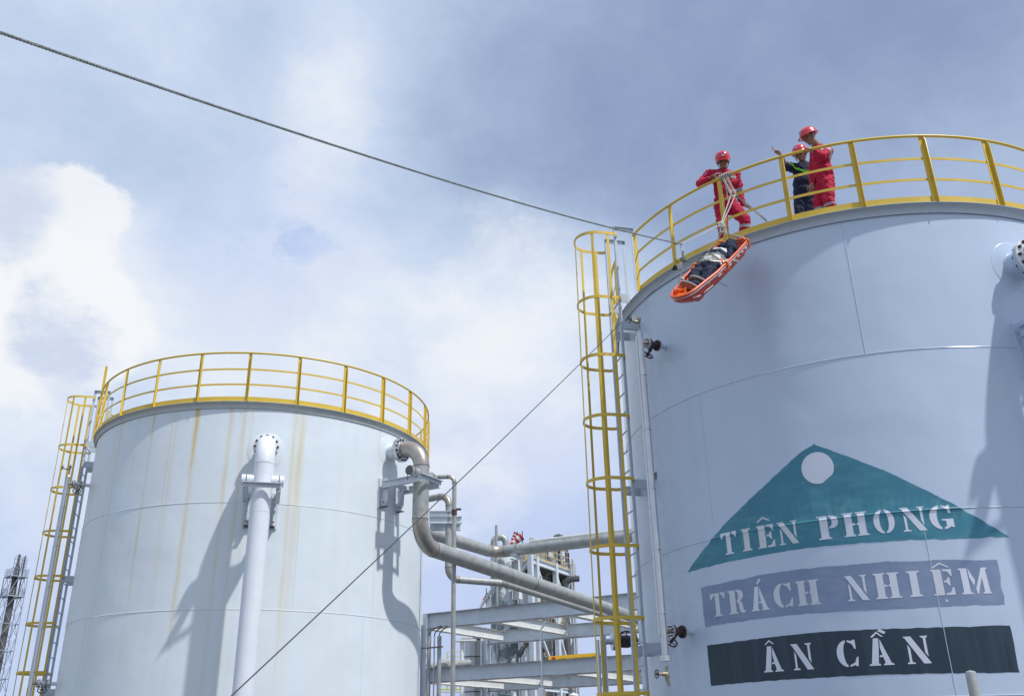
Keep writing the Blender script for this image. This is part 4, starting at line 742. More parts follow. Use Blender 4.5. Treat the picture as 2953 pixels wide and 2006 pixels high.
# windsocks
for x0, y0, x1, y1, w0, w1, px, pt, lb in ((1505, 1546, 1474, 1571, .17, .30, 1506, 1531, 'larger red and white striped windsock on a thin mast'), (1490, 1537, 1478, 1558, .10, .17, 1492.5, 1532, 'smaller red and white striped windsock behind the larger one')):
    Y = YV + (3 if w0 > .12 else 6); A, B = at(x0, y0, Y), at(x1, y1, Y); ws = thing('windsock', lb, 'windsock', (at(px, pt, Y).x, Y, 0), 'windsocks')
    M_ = at(px, pt, Y); mb = MB(); mb.cyl((M_.x, Y, 0), (M_.x, Y, M_.z), .035, n=8); mb.build('mast', dust, ws)
    for k in range(5):
        p0, p1 = A.lerp(B, k / 5), A.lerp(B, (k + 1) / 5); f0, f1 = [(1.15 if w0 > .12 else 1.0) * (.21 - .008 * q) for q in (k, k + 1)]; mb = MB(); sag = Vector((0, 0, -.04 * k)); mb.lathe(p0, p1 - p0, [(f0 * (1.1 - .06 * k), 0), (f1 * (1.05 - .06 * k), (p1 - p0).length)], 14); mb.build('stripe', red_m if k % 2 == 0 else white_fab, ws)
# steel platform with handrails
PF = thing('process_platform', 'steel access platform with yellow handrails and braces beyond the rack', 'platform', at(1579, 1700, 58))
hp = at(1546, 1611, 56).z - CAM_Z; q1, q2_ = onh(1546, 1611, hp), onh(1642, 1645, hp); ex = (q2_ - q1); exn = ex.normalized(); ey = Vector((-exn.y, exn.x, 0)) * -1
if ey.x > 0: ey = -ey
ey = Vector((-.16, .985, 0)).normalized(); q0 = q1 - exn * (ex.length * .16); q3, q4 = q0 + ey * 3.2, q2_ + ey * 3.2
mb = MB(); mb.box((q0 + q4) / 2 - Vector((0, 0, .1)), (q2_ - q0) / 2, ey * 1.58, (0, 0, .03)); mb.build('deck', dust, PF)
for A, B in ((q0, q2_), (q3, q4), (q2_, q4), (q0, q3), (q1, q1 + ey * 3.2)):
    mb = MB(); mb.ibeam(A, B, .36, .2, .03, .03); mb.build('deck_beam', rack_paint, PF)
for p in (q0, q1, q0.lerp(q2_, .62), q2_, q3, q4, q1 + ey * 3.2):
    mb = MB(); mb.box((p.x, p.y, (p.z + .15) / 2), exn * .14, Vector((-exn.y, exn.x, 0)) * .14, (0, 0, (p.z + .15) / 2)); mb.build('column', rack_paint, PF)
qm = q0.lerp(q2_, .62)
for A, B in ((q1 - Vector((0, 0, .4)), qm - Vector((0, 0, 3.6))), (qm - Vector((0, 0, .4)), q2_ - Vector((0, 0, 3.6))), (q2_ - Vector((0, 0, .5)), qm - Vector((0, 0, 3.8))), (q1 - Vector((0, 0, 4)), qm - Vector((0, 0, 7))), (qm - Vector((0, 0, 7)), q2_ - Vector((0, 0, 4))), (q0 - Vector((0, 0, .4)), q1 - Vector((0, 0, 3.5))), (qm - Vector((0, 0, 3.8)), q2_ - Vector((0, 0, 7)))):
    mb = MB(); mb.bar(A, B, .14, .14); mb.build('brace', rack_paint, PF)
for lv in (0, -3.7, -7.2):
    if lv:
        mb = MB(); mb.ibeam(q1 + Vector((0, 0, lv)), q2_ + Vector((0, 0, lv)), .25, .18, .03, .03); mb.build('tie_beam', rack_paint, PF)
    for A, B in ((q0, q2_), (q2_, q4), (q3, q4)):
        n = max(2, int((B - A).length / 1.1)); mb = MB()
        for k in range(n + 1): p = A.lerp(B, k / n) + Vector((0, 0, lv)); mb.bar(p, p + Vector((0, 0, 1.15)), .06, .06)
        for hh in (.45, .8, 1.15): mb.bar(A + Vector((0, 0, lv + hh)), B + Vector((0, 0, lv + hh)), .05, .05)
        mb.bar(A + Vector((0, 0, lv + .08)), B + Vector((0, 0, lv + .08)), .02, .16)
        mb.build('handrail', dull_yellow, PF)
for i, (xl, xr, yt, Y, lb, bands) in enumerate(((1518, 1600, 1650, 66, 'wide clad column low behind the platform braces', 9), (1553, 1601, 1585, 68, 'clad column rising above the yellow handrails', 8), (1611, 1643, 1655, 64, 'narrow clad column at the right end of the platform', 8))):
    col_vessel('process_column', lb, xl, xr, yt, Y, insul, bands)
r_, c_, x_ = col_vessel('process_column', 'slim pale clad pipe column right of the platform', 1648, 1655, 1612, 60, insul, 0)
# dark pipes and equipment on the platform
eq = thing('deck_equipment', 'cluster of dark bent pipes and small drums on the platform', 'pipework', qm)
for dx_, hh in ((.4, 1.9), (1.0, 1.5), (2.2, 1.7), (-.8, 1.4)):
    p = qm + exn * dx_ + ey * .8; mb = MB(); mb.tube([p, p + Vector((0, 0, hh)), p + Vector((.05, 0, hh + .18)), p + Vector((.25, .1, hh + .28)), p + Vector((.55, .2, hh + .2)), p + Vector((.65, .2, hh - .05))], .11, 10); mb.build('bent_pipe', dust, eq)
for dx_, hh in ((1.6, .5), (-.2, .6), (2.8, .7)):
    p = qm + exn * dx_ + ey * 1.2; mb = MB(); mb.lathe(p, (0, 0, 1), [(.4, 0), (.4, hh), (.2, hh + .2), (.01, hh + .25)], 16); mb.build('drum', insul, eq)
rnd = random.Random(5); ORD = 'first second third fourth fifth sixth seventh eighth ninth tenth eleventh twelfth thirteenth fourteenth fifteenth sixteenth'.split()
for i in range(16):
    px = 1505 + i * 8.2 + rnd.uniform(-3, 3); Yp = rnd.uniform(59, 66); top = rnd.uniform(1590, 1690) + (px - 1500) * .15; p = at(px, top, Yp); r = rnd.choice((.07, .1, .14, .2)); mb = MB()
    if rnd.random() < .5: mb.tube([(p.x, Yp, 0), (p.x, Yp, p.z - .5), (p.x + .1, Yp, p.z - .15), (p.x + .4, Yp - .1, p.z), (p.x + rnd.uniform(.6, 1.0), Yp - .2, p.z)], r, 8)
    else: mb.cyl((p.x, Yp, 0), (p.x, Yp, p.z), r, n=8); mb.lathe((p.x, Yp, p.z - .6), (0, 0, 1), [(r, 0), (r * 1.9, 0), (r * 1.9, .16), (r, .16)], 10)
    ob = solo(mb, 'process_pipe', rnd.choice((galv, insul, dust, dull_yellow, galv)), ORD[i] + ' from left of the thin vertical pipes in the far platform framing', 'pipe', (p.x, Yp, 0), 'process pipes in the far platform')
for k, (y0, Yp, r, m) in enumerate(((1668, 60, .16, galv), (1702, 61, .1, insul), (1868, 60, .14, dust), (1890, 61, .11, galv), (1848, 63, .2, insul))):
    a, b = at(1515, y0, Yp), at(1640, y0 + 22, Yp + 3); b.z = a.z; mb = MB(); mb.tube([a, b], r, 10)
    for q in (.2, .5, .8): mb.lathe(a.lerp(b, q), b - a, [(r, 0), (r * 1.5, 0), (r * 1.5, .12), (r, .12)], 10)
    solo(mb, 'process_pipe', m, ('topmost', 'second highest', 'lowest but one', 'lowest', 'thick middle')[k] + ' horizontal flanged pipe through the far platform framing', 'pipe', a, 'process pipes in the far platform')
# stair
st = thing('stair_flight', 'dark steel stair slanting up beside the smeared column', 'stair', at(1496, 1880, 57))
A, B = at(1496, 1888, 57), at(1520, 1852, 59)
for k in (-.35, .35):
    mb = MB(); o_ = Vector((.15, 1, 0)).normalized() * k; mb.bar(A + o_, B + o_, .08, .28); mb.build('stringer', dust, st)
    mb = MB(); mb.bar(A + o_ + Vector((0, 0, .95)), B + o_ + Vector((0, 0, .95)), .05, .05); mb.build('handrail', dull_yellow, st)
for k in range(9):
    p = A.lerp(B, (k + .5) / 9); mb = MB(); mb.box(p, (.13, 0, 0), (.0, .33, 0), (0, 0, .02)); mb.build('tread', dust, st)
# flag
fl = thing('flag', 'limp red and blue flag on a short mast left of the smeared column', 'flag', at(1403, 1760, 57)); A = at(1402.5, 1695, 57); B = at(1402.5, 1765, 57)
mb = MB(); mb.cyl(B, A, .03, n=8); mb.build('mast', dust, fl)
for (xa, ya), (xb, yb), (xc, yc), (xd, yd), m in (((1403, 1708), (1413, 1707), (1413, 1732), (1404, 1733), blue_fab), ((1402, 1711), (1402, 1735), (1396, 1733), (1391, 1728), red_m)):
    mb = MB(); n = 8; vs = []
    for i in range(n + 1):
        for j in range(n + 1):
            u, v = i / n, j / n; x = (xa * (1 - u) + xb * u) * (1 - v) + (xd * (1 - u) + xc * u) * v; y = (ya * (1 - u) + yb * u) * (1 - v) + (yd * (1 - u) + yc * u) * v; vs.append(at(x, y, 57 + .12 * math.sin(u * 9 + v * 2)))
    fs = [(i * (n + 1) + j, i * (n + 1) + j + 1, (i + 1) * (n + 1) + j + 1, (i + 1) * (n + 1) + j) for i in range(n) for j in range(n)]; mb.add(vs, fs); mb.build('cloth', m, fl)
# yellow banner sign (its lower half hides behind the rack)
sg_ = thing('banner_sign', 'long yellow banner sign with green words, half hidden by a beam', 'sign', at(1660, 1905, 50)); YS = 50
A, B, C_, D_ = at(1582, 1891, YS), at(1744, 1879, YS), at(1744, 1911, YS), at(1582, 1916, YS); ux = (B - A).normalized()
mb = MB(); mb.add([A, B, C_, D_] + [p + Vector((0, .08, 0)) for p in (A, B, C_, D_)], [(0, 1, 2, 3), (7, 6, 5, 4), (0, 4, 5, 1), (1, 5, 6, 2), (2, 6, 7, 3), (3, 7, 4, 0)]); mb.build('panel', sign_y, sg_)
mb = MB(); c = at(1597, 1901, YS - .02); mb.tube([c + Vector((math.cos(q) * .09, 0, math.sin(q) * .12)) for q in [2 * math.pi * i / 20 for i in range(20)]], .03, 6, closed=True); mb.build('emblem', red_m, sg_)
mb = MB(); x = 1612
while x < 1733:
    w = random.choice((2.2, 3.0, 3.6, 2.6)); y = 1898.5 - (x - 1612) * .075
    a, b = at(x, y, YS - .01), at(x + w, y + 4, YS - .01); t = (b.x - a.x)
    mb.box(((a.x + b.x) / 2, YS - .012, (a.z + b.z) / 2), (t * .16, 0, 0), (0, .008, 0), (0, 0, .045)); mb.box((a.x + t * .15, YS - .012, (a.z + b.z) / 2 - .02), (t * .1, 0, 0), (0, .008, 0), (0, 0, .04))
    if random.random() < .3: mb.box(((a.x + b.x) / 2, YS - .012, a.z + .04), (t * .2, 0, 0), (0, .008, 0), (0, 0, .012))
    x += w + (3 if random.random() < .16 else .9)
mb.build('lettering', mat('sign_green', (.02, .11, .035), .6), sg_)
# lime railed walkways low on the left
def walkway(x0, x1, y0, y1, Y, hgt, label, m=green_y):
    A, B = at(x0, y0, Y), at(x1, y1, Y + 1.5); B.z = A.z if abs(B.z - A.z) < .2 else B.z; root = thing('walkway', label, 'walkway', (A + B) / 2, 'lime railed walkways'); mb = MB(); mb.box((A + B) / 2 + Vector((0, .6, -.08)), (B - A) / 2, (0, .6, 0), (0, 0, .08)); mb.build('deck', rack_paint, root)
    n = max(3, int((B - A).length / .75))
    for dy in (0, 1.2):
        mb = MB()
        for k in range(n + 1): p = A.lerp(B, k / n) + Vector((0, dy, 0)); mb.bar(p, p + Vector((0, 0, hgt)), .05, .05)
        for hh in (.5 * hgt, hgt): mb.bar(A + Vector((0, dy, hh)), B + Vector((0, dy, hh)), .045, .045)
        mb.bar(A + Vector((0, dy, .05)), B + Vector((0, dy, .05)), .02, .12); mb.build('railing', m, root)
    for k in (0, 1):
        p = A.lerp(B, k) + Vector((0, .6, 0)); mb = MB(); mb.box((p.x, p.y, p.z / 2 - .08), (.1, 0, 0), (0, .1, 0), (0, 0, p.z / 2 - .08)); mb.build('leg', rack_paint, root)
    return root
walkway(1288, 1392, 1906, 1902, 110, 1.05, 'lime yellow railed walkway in front of the round clad vessel')
walkway(1264, 1388, 1988, 1984, 95, 1.05, 'lime yellow railed walkway at the bottom edge by the tank')
col_vessel('process_column', 'round clad vessel above the upper lime walkway', 1339, 1386, 1838, 62, insul, 6, False)
a = at(1332, 1846, 60); mb = MB(); mb.cyl((a.x, 60, 0), (a.x, 60, a.z), .12, n=12); mb.box((a.x + .2, 60, a.z), (.7, 0, 0), (0, .3, 0), (0, 0, .06)); mb.box((a.x + .3, 60, a.z + .35), (.35, 0, 0), (0, .3, 0), (0, 0, .25)); solo(mb, 'davit_post', white_bright, 'white post with a dark bracket left of the round clad vessel', 'post', (a.x, 60, 0))
A, B = at(1236, 1922, 40), at(1352, 1910, 43); mb = MB(); mb.tube([A, B], .15, 14); mb.tube([at(1266, 1925, 40.2), at(1275, 1912, 40.5), at(1284, 1909, 41)], .16, 12); solo(mb, 'plant_pipe', galv, 'brownish horizontal pipe low between the rack beams', 'pipe', A)
for xl, xr, yt, lb in ((1475, 1488, 1994, 'small white stub pipe left of the foot of the rack'), (1640, 1668, 1999, 'wide white vessel top under the lowest rack beam')):
    a, b = at(xl, yt, 30), at(xr, yt, 30); mb = MB(); r = (b - a).length / 2; mb.lathe(((a.x + b.x) / 2, 30, 0), (0, 0, 1), [(r, 0), (r, a.z - r * .2), (r * .7, a.z), (.01, a.z + .02)], 20); solo(mb, 'stub_pipe', white_bright, lb, 'pipe', ((a.x + b.x) / 2, 30, 0))
# big valve seen through the cage
FV = at(1803, 1848, 17.6); KV = 1.33; vv = thing('gate_valve', 'dark gate valve with spoked handwheel seen through the ladder cage', 'valve', FV); mb = MB(); ax = Vector((1, .12, 0)).normalized()
mb.lathe(FV - ax * .15 * KV, ax, [(r * KV, z * KV) for r, z in ((.03, 0), (.115, 0), (.115, .03), (.06, .05), (.085, .1), (.085, .2), (.06, .25), (.115, .27), (.115, .3), (.03, .3))], 22); mb.cyl(FV, FV + Vector((0, -.14 * KV, .0)), .05 * KV, n=12); mb.build('valve_body', dark_valve, vv)
mb = MB(); mb.lathe(FV - ax * .19 * KV, ax, [(r * KV, z * KV) for r, z in ((.03, 0), (.118, 0), (.118, .035), (.03, .035))], 22); mb.build('companion_flange', bright_flange, vv)
handwheel(FV + Vector((0, -.17 * KV, .02)), (.05, -1, -.25), .1 * KV, dark_valve, vv)
mb = MB(); mb.cyl(FV - ax * .19 * KV, FV - ax * .3 * KV, .04 * KV, n=14); mb.cyl(FV + ax * .15 * KV, FV + ax * .5, .045 * KV, n=14); mb.tube([FV + ax * .5, FV + ax * .62, FV + ax * .68 - Vector((0, 0, .07)), FV + ax * .68 - Vector((0, 0, 3.8))], .045 * KV, 14); mb.build('pipe_stub', steel, vv)
G_ = FV - ax * .31 * KV; g2 = thing('level_gauge', 'second steel level gauge pipe seen through the cage of the stencilled tank', 'gauge pipe', (G_.x, G_.y, 0), 'level gauges on the tanks'); zt2 = at(1753, 1830, G_.y).z
mb = MB(); mb.cyl((G_.x, G_.y, .3), (G_.x, G_.y, zt2), .055, n=18); mb.cyl((G_.x, G_.y, zt2), (G_.x, G_.y, zt2 + .3), .02, n=10); mb.build('chamber', steel, g2)
mb = MB(); mb.cyl((G_.x - .1, G_.y - .03, .4), (G_.x - .1, G_.y - .03, zt2 - .08), .028, n=12); mb.build('indicator_tube', bright_flange, g2)

# flare tower
YF = 150; ft = thing('flare_tower', 'lattice flare tower with two stacks in the distance at the left edge', 'tower', (at(45, 1690, YF).x, YF, 0), None)
cx_ = at(47, 1660, YF).x; hd = abs(at(82.2, 1662, YF).x - at(14.8, 1658, YF).x) / 2
legs = [Vector((cx_ - hd, YF, 0)), Vector((cx_ + .15, YF - hd, 0)), Vector((cx_ + hd, YF, 0)), Vector((cx_ - .15, YF + hd, 0))]
PR = Vector((cx_ + hd, YF, 0)); lev = [upright(PR, 82 - (yy - 310) * .2, 1580 + yy / 3.709).z for yy in (310, 515, 800, 1085, 1385, 1700, 2030)] + [0]
ctr = Vector((cx_, YF, 0)); zz_ = lambda p, z: Vector((p.x, p.y, z))
for p in legs:
    mb = MB(); mb.cyl(zz_(p, 0), zz_(p, lev[0]), .07, n=8); mb.build('leg', lattice_m, ft)
for i in range(7):
    for k in range(4):
        A, B = legs[k], legs[(k + 1) % 4]; z1, z0 = lev[i], lev[i + 1]; mb = MB(); mb.tube([zz_(A, z1), zz_(B, z1)], .06, 6)
        m_ = (A + B) / 2; zm = (z0 + z1) / 2
        if i: mb.tube([zz_(m_, z1), zz_(A, zm), zz_(m_, z0)], .045, 6); mb.tube([zz_(m_, z1), zz_(B, zm), zz_(m_, z0)], .045, 6)
        else: mb.tube([zz_(m_, z1), zz_(A, z0)], .05, 6); mb.tube([zz_(m_, z1), zz_(B, z0)], .05, 6)
        mb.build('bracing', lattice_m, ft)
for z in lev[:2]:
    mb = MB(); mb.add([zz_(p, z + .02) for p in legs] + [zz_(p, z + .12) for p in legs], [(0, 1, 2, 3), (7, 6, 5, 4)] + [(k, (k + 1) % 4, 4 + (k + 1) % 4, 4 + k) for k in range(4)]); mb.build('platform', lattice_m, ft)
    mb = MB()
    for k in range(4):
        A, B = zz_(legs[k], z), zz_(legs[(k + 1) % 4], z)
        for j in range(6): p = A.lerp(B, j / 6); mb.bar(p, p + Vector((0, 0, 1.25)), .04, .04)
        for hh in (.4, .8, 1.25): mb.bar(A + Vector((0, 0, hh)), B + Vector((0, 0, hh)), .035, .035)
    mb.build('railing', lattice_m, ft)
zs = at(54, 1598, YF).z; sc_ = zz_(ctr, 0) + Vector((-.1, 0, 0)); mb = MB(); mb.lathe(sc_, (0, 0, 1), [(.55, 0), (.5, lev[1]), (.45, lev[0] + .5), (.42, zs - 2.1), (.2, zs - 1.4), (.2, zs), (.0, zs)], 14, cap=False); mb.build('flare_stack', stack_m, ft)
s2_ = legs[2].lerp(legs[1], .3) + Vector((-.2, 0, 0)); zs2 = at(83, 1604, YF).z; mb = MB(); mb.cyl(zz_(s2_, lev[1]), zz_(s2_, zs2), .12, n=10); mb.build('flare_stack', stack_m, ft)
for c, z0, z1, r in ((sc_, lev[0] + .8, zs - .1, .62), (s2_, lev[0] + 1.0, zs2 - .1, .4)):
    mb = MB()
    for k in range(8): a = 2 * math.pi * k / 8; p = zz_(c, 0) + Vector((r * math.cos(a), r * math.sin(a), 0)); mb.tube([zz_(p, z0), zz_(p, z1 - .5), zz_(p, z1) * 1 + (zz_(c, z1) - zz_(p, z1)) * .35], .025, 5)
    for z in np.linspace(z0, z1 - .6, 4): mb.tube([zz_(c, z) + Vector((r * math.cos(2 * math.pi * k / 14), r * math.sin(2 * math.pi * k / 14), 0)) for k in range(14)], .025, 5, closed=True)
    mb.build('tip_cage', lattice_m, ft)

# ------------------------------------------------------------------ people
fold_tex = bpy.data.textures.new('cloth_folds', 'CLOUDS'); fold_tex.noise_scale = .10; fold_tex.noise_depth = 4; fold_tex2 = bpy.data.textures.new('cloth_creases', 'MARBLE'); fold_tex2.noise_scale = .07; fold_tex2.turbulence = 9; fold_tex2.noise_depth = 3
def organic(name, caps, ells, voxel, parent, mats, pick=None, smooth=3, fold=0, local=None):
    mb = MB()
    for p0, r0, p1, r1 in caps:
        p0, p1 = Vector(p0), Vector(p1); mb.ball(p0, r0, 14, 10); mb.ball(p1, r1, 14, 10)
        if (p1 - p0).length > 1e-4: mb.cyl(p0, p1, r0 * .99, r1 * .99, n=16)
    for c, rad, ax in ells: mb.ball(c, rad, 20, 14, ax=ax)
    me = bpy.data.meshes.new('tmp'); me.from_pydata(mb.v, [], mb.f); bm = bmesh.new(); bm.from_mesh(me); bmesh.ops.recalc_face_normals(bm, faces=bm.faces); bm.to_mesh(me); bm.free()
    ob = bpy.data.objects.new('tmp', me); COL.objects.link(ob)
    m = ob.modifiers.new('r', 'REMESH'); m.mode = 'VOXEL'; m.voxel_size = voxel
    m = ob.modifiers.new('s', 'SMOOTH'); m.factor = .5; m.iterations = smooth
    if fold:
        m = ob.modifiers.new('d', 'DISPLACE'); m.texture = fold_tex; m.texture_coords = 'LOCAL'; m.strength = fold * 1.5; m.mid_level = .5; m = ob.modifiers.new('d2', 'DISPLACE'); m.texture = fold_tex2; m.texture_coords = 'LOCAL'; m.strength = fold * .55; m.mid_level = .5
    dg = bpy.context.evaluated_depsgraph_get(); dg.update(); me2 = bpy.data.meshes.new_from_object(ob.evaluated_get(dg)); me2.name = name
    bpy.data.objects.remove(ob); me2.materials.clear()
    for x in mats: me2.materials.append(x)
    for p in me2.polygons:
        p.use_smooth = True
        p.material_index = pick(p.center) if pick else 0
    o = Vector(ORG[parent.name]) if local is None else Vector((0, 0, 0)); me2.transform(Matrix.Translation(-o)); r = bpy.data.objects.new(name, me2); COL.objects.link(r); r.parent = parent; ORG[r.name] = o
    return r
def hand(w, d, n, s, curl, point=False, sc=1.0):
    """wrist w, finger direction d, palm normal n, thumb side s"""
    w, d, n, s = Vector(w), Vector(d).normalized(), Vector(n).normalized(), Vector(s).normalized(); caps = []
    kn = [w + d * (.088 * sc) + s * x * sc for x in (.030, .010, -.010, -.029)]
    for k in kn: caps.append((w + d * .012 + (k - w - d * .088 * sc) * .55, .015 * sc, k, .0125 * sc))
    for i, k in enumerate(kn):
        L = (.040, .044, .041, .032)[i] * sc; c = curl if not (point and i == 0) else .05; p = k; a = 0
        for j, f in enumerate((1, .66, .52)):
            a += c * (1, 1.15, .8)[j]; q = p + (d * math.cos(a) + n * math.sin(a)) * L * f; caps.append((p, (.0108, .0100, .0092)[j] * sc, q, (.0100, .0092, .0082)[j] * sc)); p = q
    tb = w + d * .030 * sc + s * .026 * sc; q = tb + (d * .55 + s * .6 + n * .35).normalized() * .042 * sc; caps.append((tb, .0155 * sc, q, .012 * sc)); caps.append((q, .0115 * sc, q + (d * .75 + n * .6 + s * .1).normalized() * .034 * sc, .0095 * sc))
    return caps
def head_parts(c, fwd, upv):
    f = Vector(fwd).normalized(); u = Vector(upv); u = (u - f * u.dot(f)).normalized(); r = f.cross(u); ax = (r, f, u)
    ells = [(c + u * .035, (.074, .094, .088), ax), (c - u * .028 + f * .018, (.064, .074, .075), ax), (c - u * .088 + f * .052, (.036, .032, .026), ax)]
    caps = [(c + f * .092 + u * .012, .009, c + f * .112 - u * .026, .013), (c + f * .095 + u * .03 - r * .045, .012, c + f * .095 + u * .03 + r * .045, .012),
            (c + f * .093 - u * .062 - r * .02, .0095, c + f * .093 - u * .062 + r * .02, .0095), (c + f * .089 - u * .073 - r * .014, .009, c + f * .089 - u * .073 + r * .014, .009)]
    for sg in (-1, 1):
        ells.append((c + r * sg * .078 - f * .004 - u * .006, (.012, .022, .033), ax)); ells.append((c + r * sg * .04 + f * .072 - u * .02, (.026, .024, .024), ax))
    return caps, ells, ax
def helmet(c, ax, parent, strapm):
    r, f, u = ax; o = c + u * .040 - f * .002; n, m = 40, 10; mb = MB(); vs = []
    for i in range(m + 1):
        ph = math.pi / 2 * i / m
        for k in range(n):
            th = 2 * math.pi * k / n; x, y = math.sin(th), math.cos(th); ridge = 1 + .022 * max(0, 1 - abs(x) * 5) * math.sin(ph) ** 2 * (1 if y > -.9 else 0)
            vs.append(o + r * (.124 * x * math.cos(ph) ** .8) + f * (.150 * y * math.cos(ph) ** .8) + u * (.130 * math.sin(ph) * ridge))
    base = len(vs)
    for k in range(n):
        th = 2 * math.pi * k / n; x, y = math.sin(th), math.cos(th); e = .012 + .052 * max(0, y) ** 2.2; vs.append(o + r * (.124 + e * .5) * x + f * (.150 + e) * y - u * (.006 + .010 * max(0, y)))
    for k in range(n):
        th = 2 * math.pi * k / n; x, y = math.sin(th), math.cos(th); e = .010 + .050 * max(0, y) ** 2.2; vs.append(o + r * (.122 + e * .5) * x + f * (.148 + e) * y - u * (.011 + .010 * max(0, y)))
    for k in range(n):
        th = 2 * math.pi * k / n; vs.append(o + r * .108 * math.sin(th) + f * .130 * math.cos(th) - u * .008)
    vs.append(o + u * .10)
    fs = [(i * n + k, i * n + (k + 1) % n, (i + 1) * n + (k + 1) % n, (i + 1) * n + k) for i in range(m) for k in range(n)]
    q = lambda b, k: base + b * n + k % n
    fs += [(k, (k + 1) % n, q(0, k + 1), q(0, k)) for k in range(n)] + [(q(0, k), q(0, k + 1), q(1, k + 1), q(1, k)) for k in range(n)] + [(q(1, k), q(1, k + 1), q(2, k + 1), q(2, k)) for k in range(n)] + [(q(2, k), q(2, k + 1), len(vs) - 1) for k in range(n)]
    mb.add(vs, fs); h = mb.build('helmet', helmet_m, parent, ang=60)
    nf = (f * .88 + u * .48).normalized(); pc = o + f * (.150 * .86) + u * (.130 * .50) + nf * .008; tu = (u * .88 - f * .48).normalized(); mb = MB()
    mb.box(pc + tu * .004, r * .017, tu * .017, nf * .004); mb.build('badge', blue_badge, h); mb = MB(); mb.box(pc - tu * .020, r * .017, tu * .007, nf * .004); mb.build('badge_label', white_bright, h)
    mb = MB()
    for sg in (-1, 1): mb.tube([o + r * sg * .108 - u * .006 + f * .01, c + r * sg * .083 - u * .05 + f * .02, c + r * sg * .045 - u * .115 + f * .045, c - u * .122 + f * .052], .0055, 6)
    mb.build('chin_strap', strapm, h); return h
def lerp(a, b, t): return Vector(a).lerp(Vector(b), t)
def person(name, label, base, J, fwd, upv, top_m, leg_m, hands, bands=None, short=False, tfwd=None, jacket=True, strapm=None, group='workers on the tank roof'):
    root = thing('person', label, 'person', base, group)
    rt = (J['shR'] - J['shL']).normalized(); sp = (J['neck'] - J['pelvis']).normalized(); tf = rt.cross(sp).normalized()
    if tfwd is not None and tf.dot(tfwd) < 0: tf = -tf
    axT = (rt, tf, sp); sw = (J['shR'] - J['shL']).length / 2; sw = max(sw, .165)
    hc, he, hax = head_parts(J['head'], fwd, upv)
    chin = J['head'] - hax[2] * .07 - hax[1] * .01; ch = lerp(J['pelvis'], J['neck'], .72); be = lerp(J['pelvis'], J['neck'], .36)
    caps = list(hc); ells = list(he); caps += [(chin, .052, J['neck'] - sp * .03, .058), (J['neck'] - sp * .06, .07, J['pelvis'], .1)]
    ells += [(ch, (sw * .86, .10, .2), axT), (J['pelvis'], (.145, .1, .12), axT)]
    for s in 'LR':
        caps += [(J['sh' + s], .052, J['el' + s], .04), (J['el' + s], .039, J['wr' + s], .027), (J['neck'] - sp * .06, .05, J['sh' + s], .05)]
        caps += [(J['hip' + s], .08, J['kn' + s], .055), (J['kn' + s], .054, J['an' + s], .038), (J['an' + s], .04, J['an' + s] + Vector((J['foot' + s].x, J['foot' + s].y, 0)) * .17 - Vector((0, 0, .05)), .034)]
        w, d, n, sd, cu, pt = hands[s]; caps += [(J['wr' + s], .026, Vector(w) + Vector(d).normalized() * .03, .024)] + hand(w, d, n, sd, cu, pt)
    organic('body', caps, ells, .0062, root, [skin], smooth=3)
    # eyes
    mb = MB()
    for sg in (-1, 1): mb.ball(J['head'] + hax[0] * sg * .034 + hax[1] * .089 - hax[2] * -.008, (.014, .007, .006), 8, 6, ax=hax)
    for sg in (-1, 1): mb.tube([J['head'] + hax[0] * sg * .02 + hax[1] * .107 + hax[2] * .032, J['head'] + hax[0] * sg * .052 + hax[1] * .097 + hax[2] * .034], .0045, 6)
    mb.build('eyes_and_brows', hair, root)
    mb = MB(); mb.ball(J['head'] + hax[2] * .045 - hax[1] * .014, (.081, .094, .086), 18, 12, ax=hax); mb.build('hair', hair, root)
    helmet(J['head'], hax, root, strapm or black_m)
    # clothes
    cc = []; ce = [(ch, (sw * 1.02, .128, .21), axT), (be, (.175, .132, .17), axT), (lerp(J['pelvis'], J['neck'], .1), (.178, .135, .10), axT), (J['neck'] - sp * .02, (.082, .078, .045), axT)]
    for s in 'LR':
        cc += [(J['neck'] - sp * .07, .075, J['sh' + s], .075), (J['sh' + s], .076, J['el' + s] if not short else lerp(J['sh' + s], J['el' + s], .93), .063 if not short else .07)]
        if not short: cc += [(J['el' + s], .062, lerp(J['el' + s], J['wr' + s], .93), .046)]
    if not jacket: pass
    sc = J['shL'] + J['shR']
    def pk(c):
        for i, (kind, a, b, t0, t1) in enumerate(bands or []):
            ab = b - a; t = (c - a).dot(ab) / ab.length_squared
            if kind == 'vee':
                if t0 < t - 1.3 * max(0, abs((c - lerp(a, b, t)).dot(rt)) - .0) * (1 if (c - lerp(a, b, t)).dot(rt) < 0 else .5) < t1 and (c - lerp(a, b, t)).dot(tf) > .02: return 1
            elif t0 < t < t1:
                if kind == 'limb' and (c - a - ab * t).length < .11: return 1
                if kind == 'chest' and abs((c - lerp(a, b, t)).dot(rt)) < sw * .82 and (c - lerp(a, b, t)).dot(tf) > .02: return 1
        return 0
    b1 = lime if short else silver_band
    organic('jacket', cc, ce, .012, root, [top_m, b1], pk, 4, .026)
    lc = [(J['pelvis'], .13, lerp(J['pelvis'], J['neck'], .12), .135)]; le = [(J['pelvis'] - sp * .03, (.17, .13, .13), axT)]
    for s in 'LR': lc += [(J['hip' + s], .103, J['kn' + s], .084), (J['kn' + s], .084, lerp(J['kn' + s], J['an' + s], .92), .078), (J['pelvis'], .11, J['hip' + s], .103)]
    organic('trousers', lc, le, .012, root, [leg_m, silver_band], pk, 4, .024)
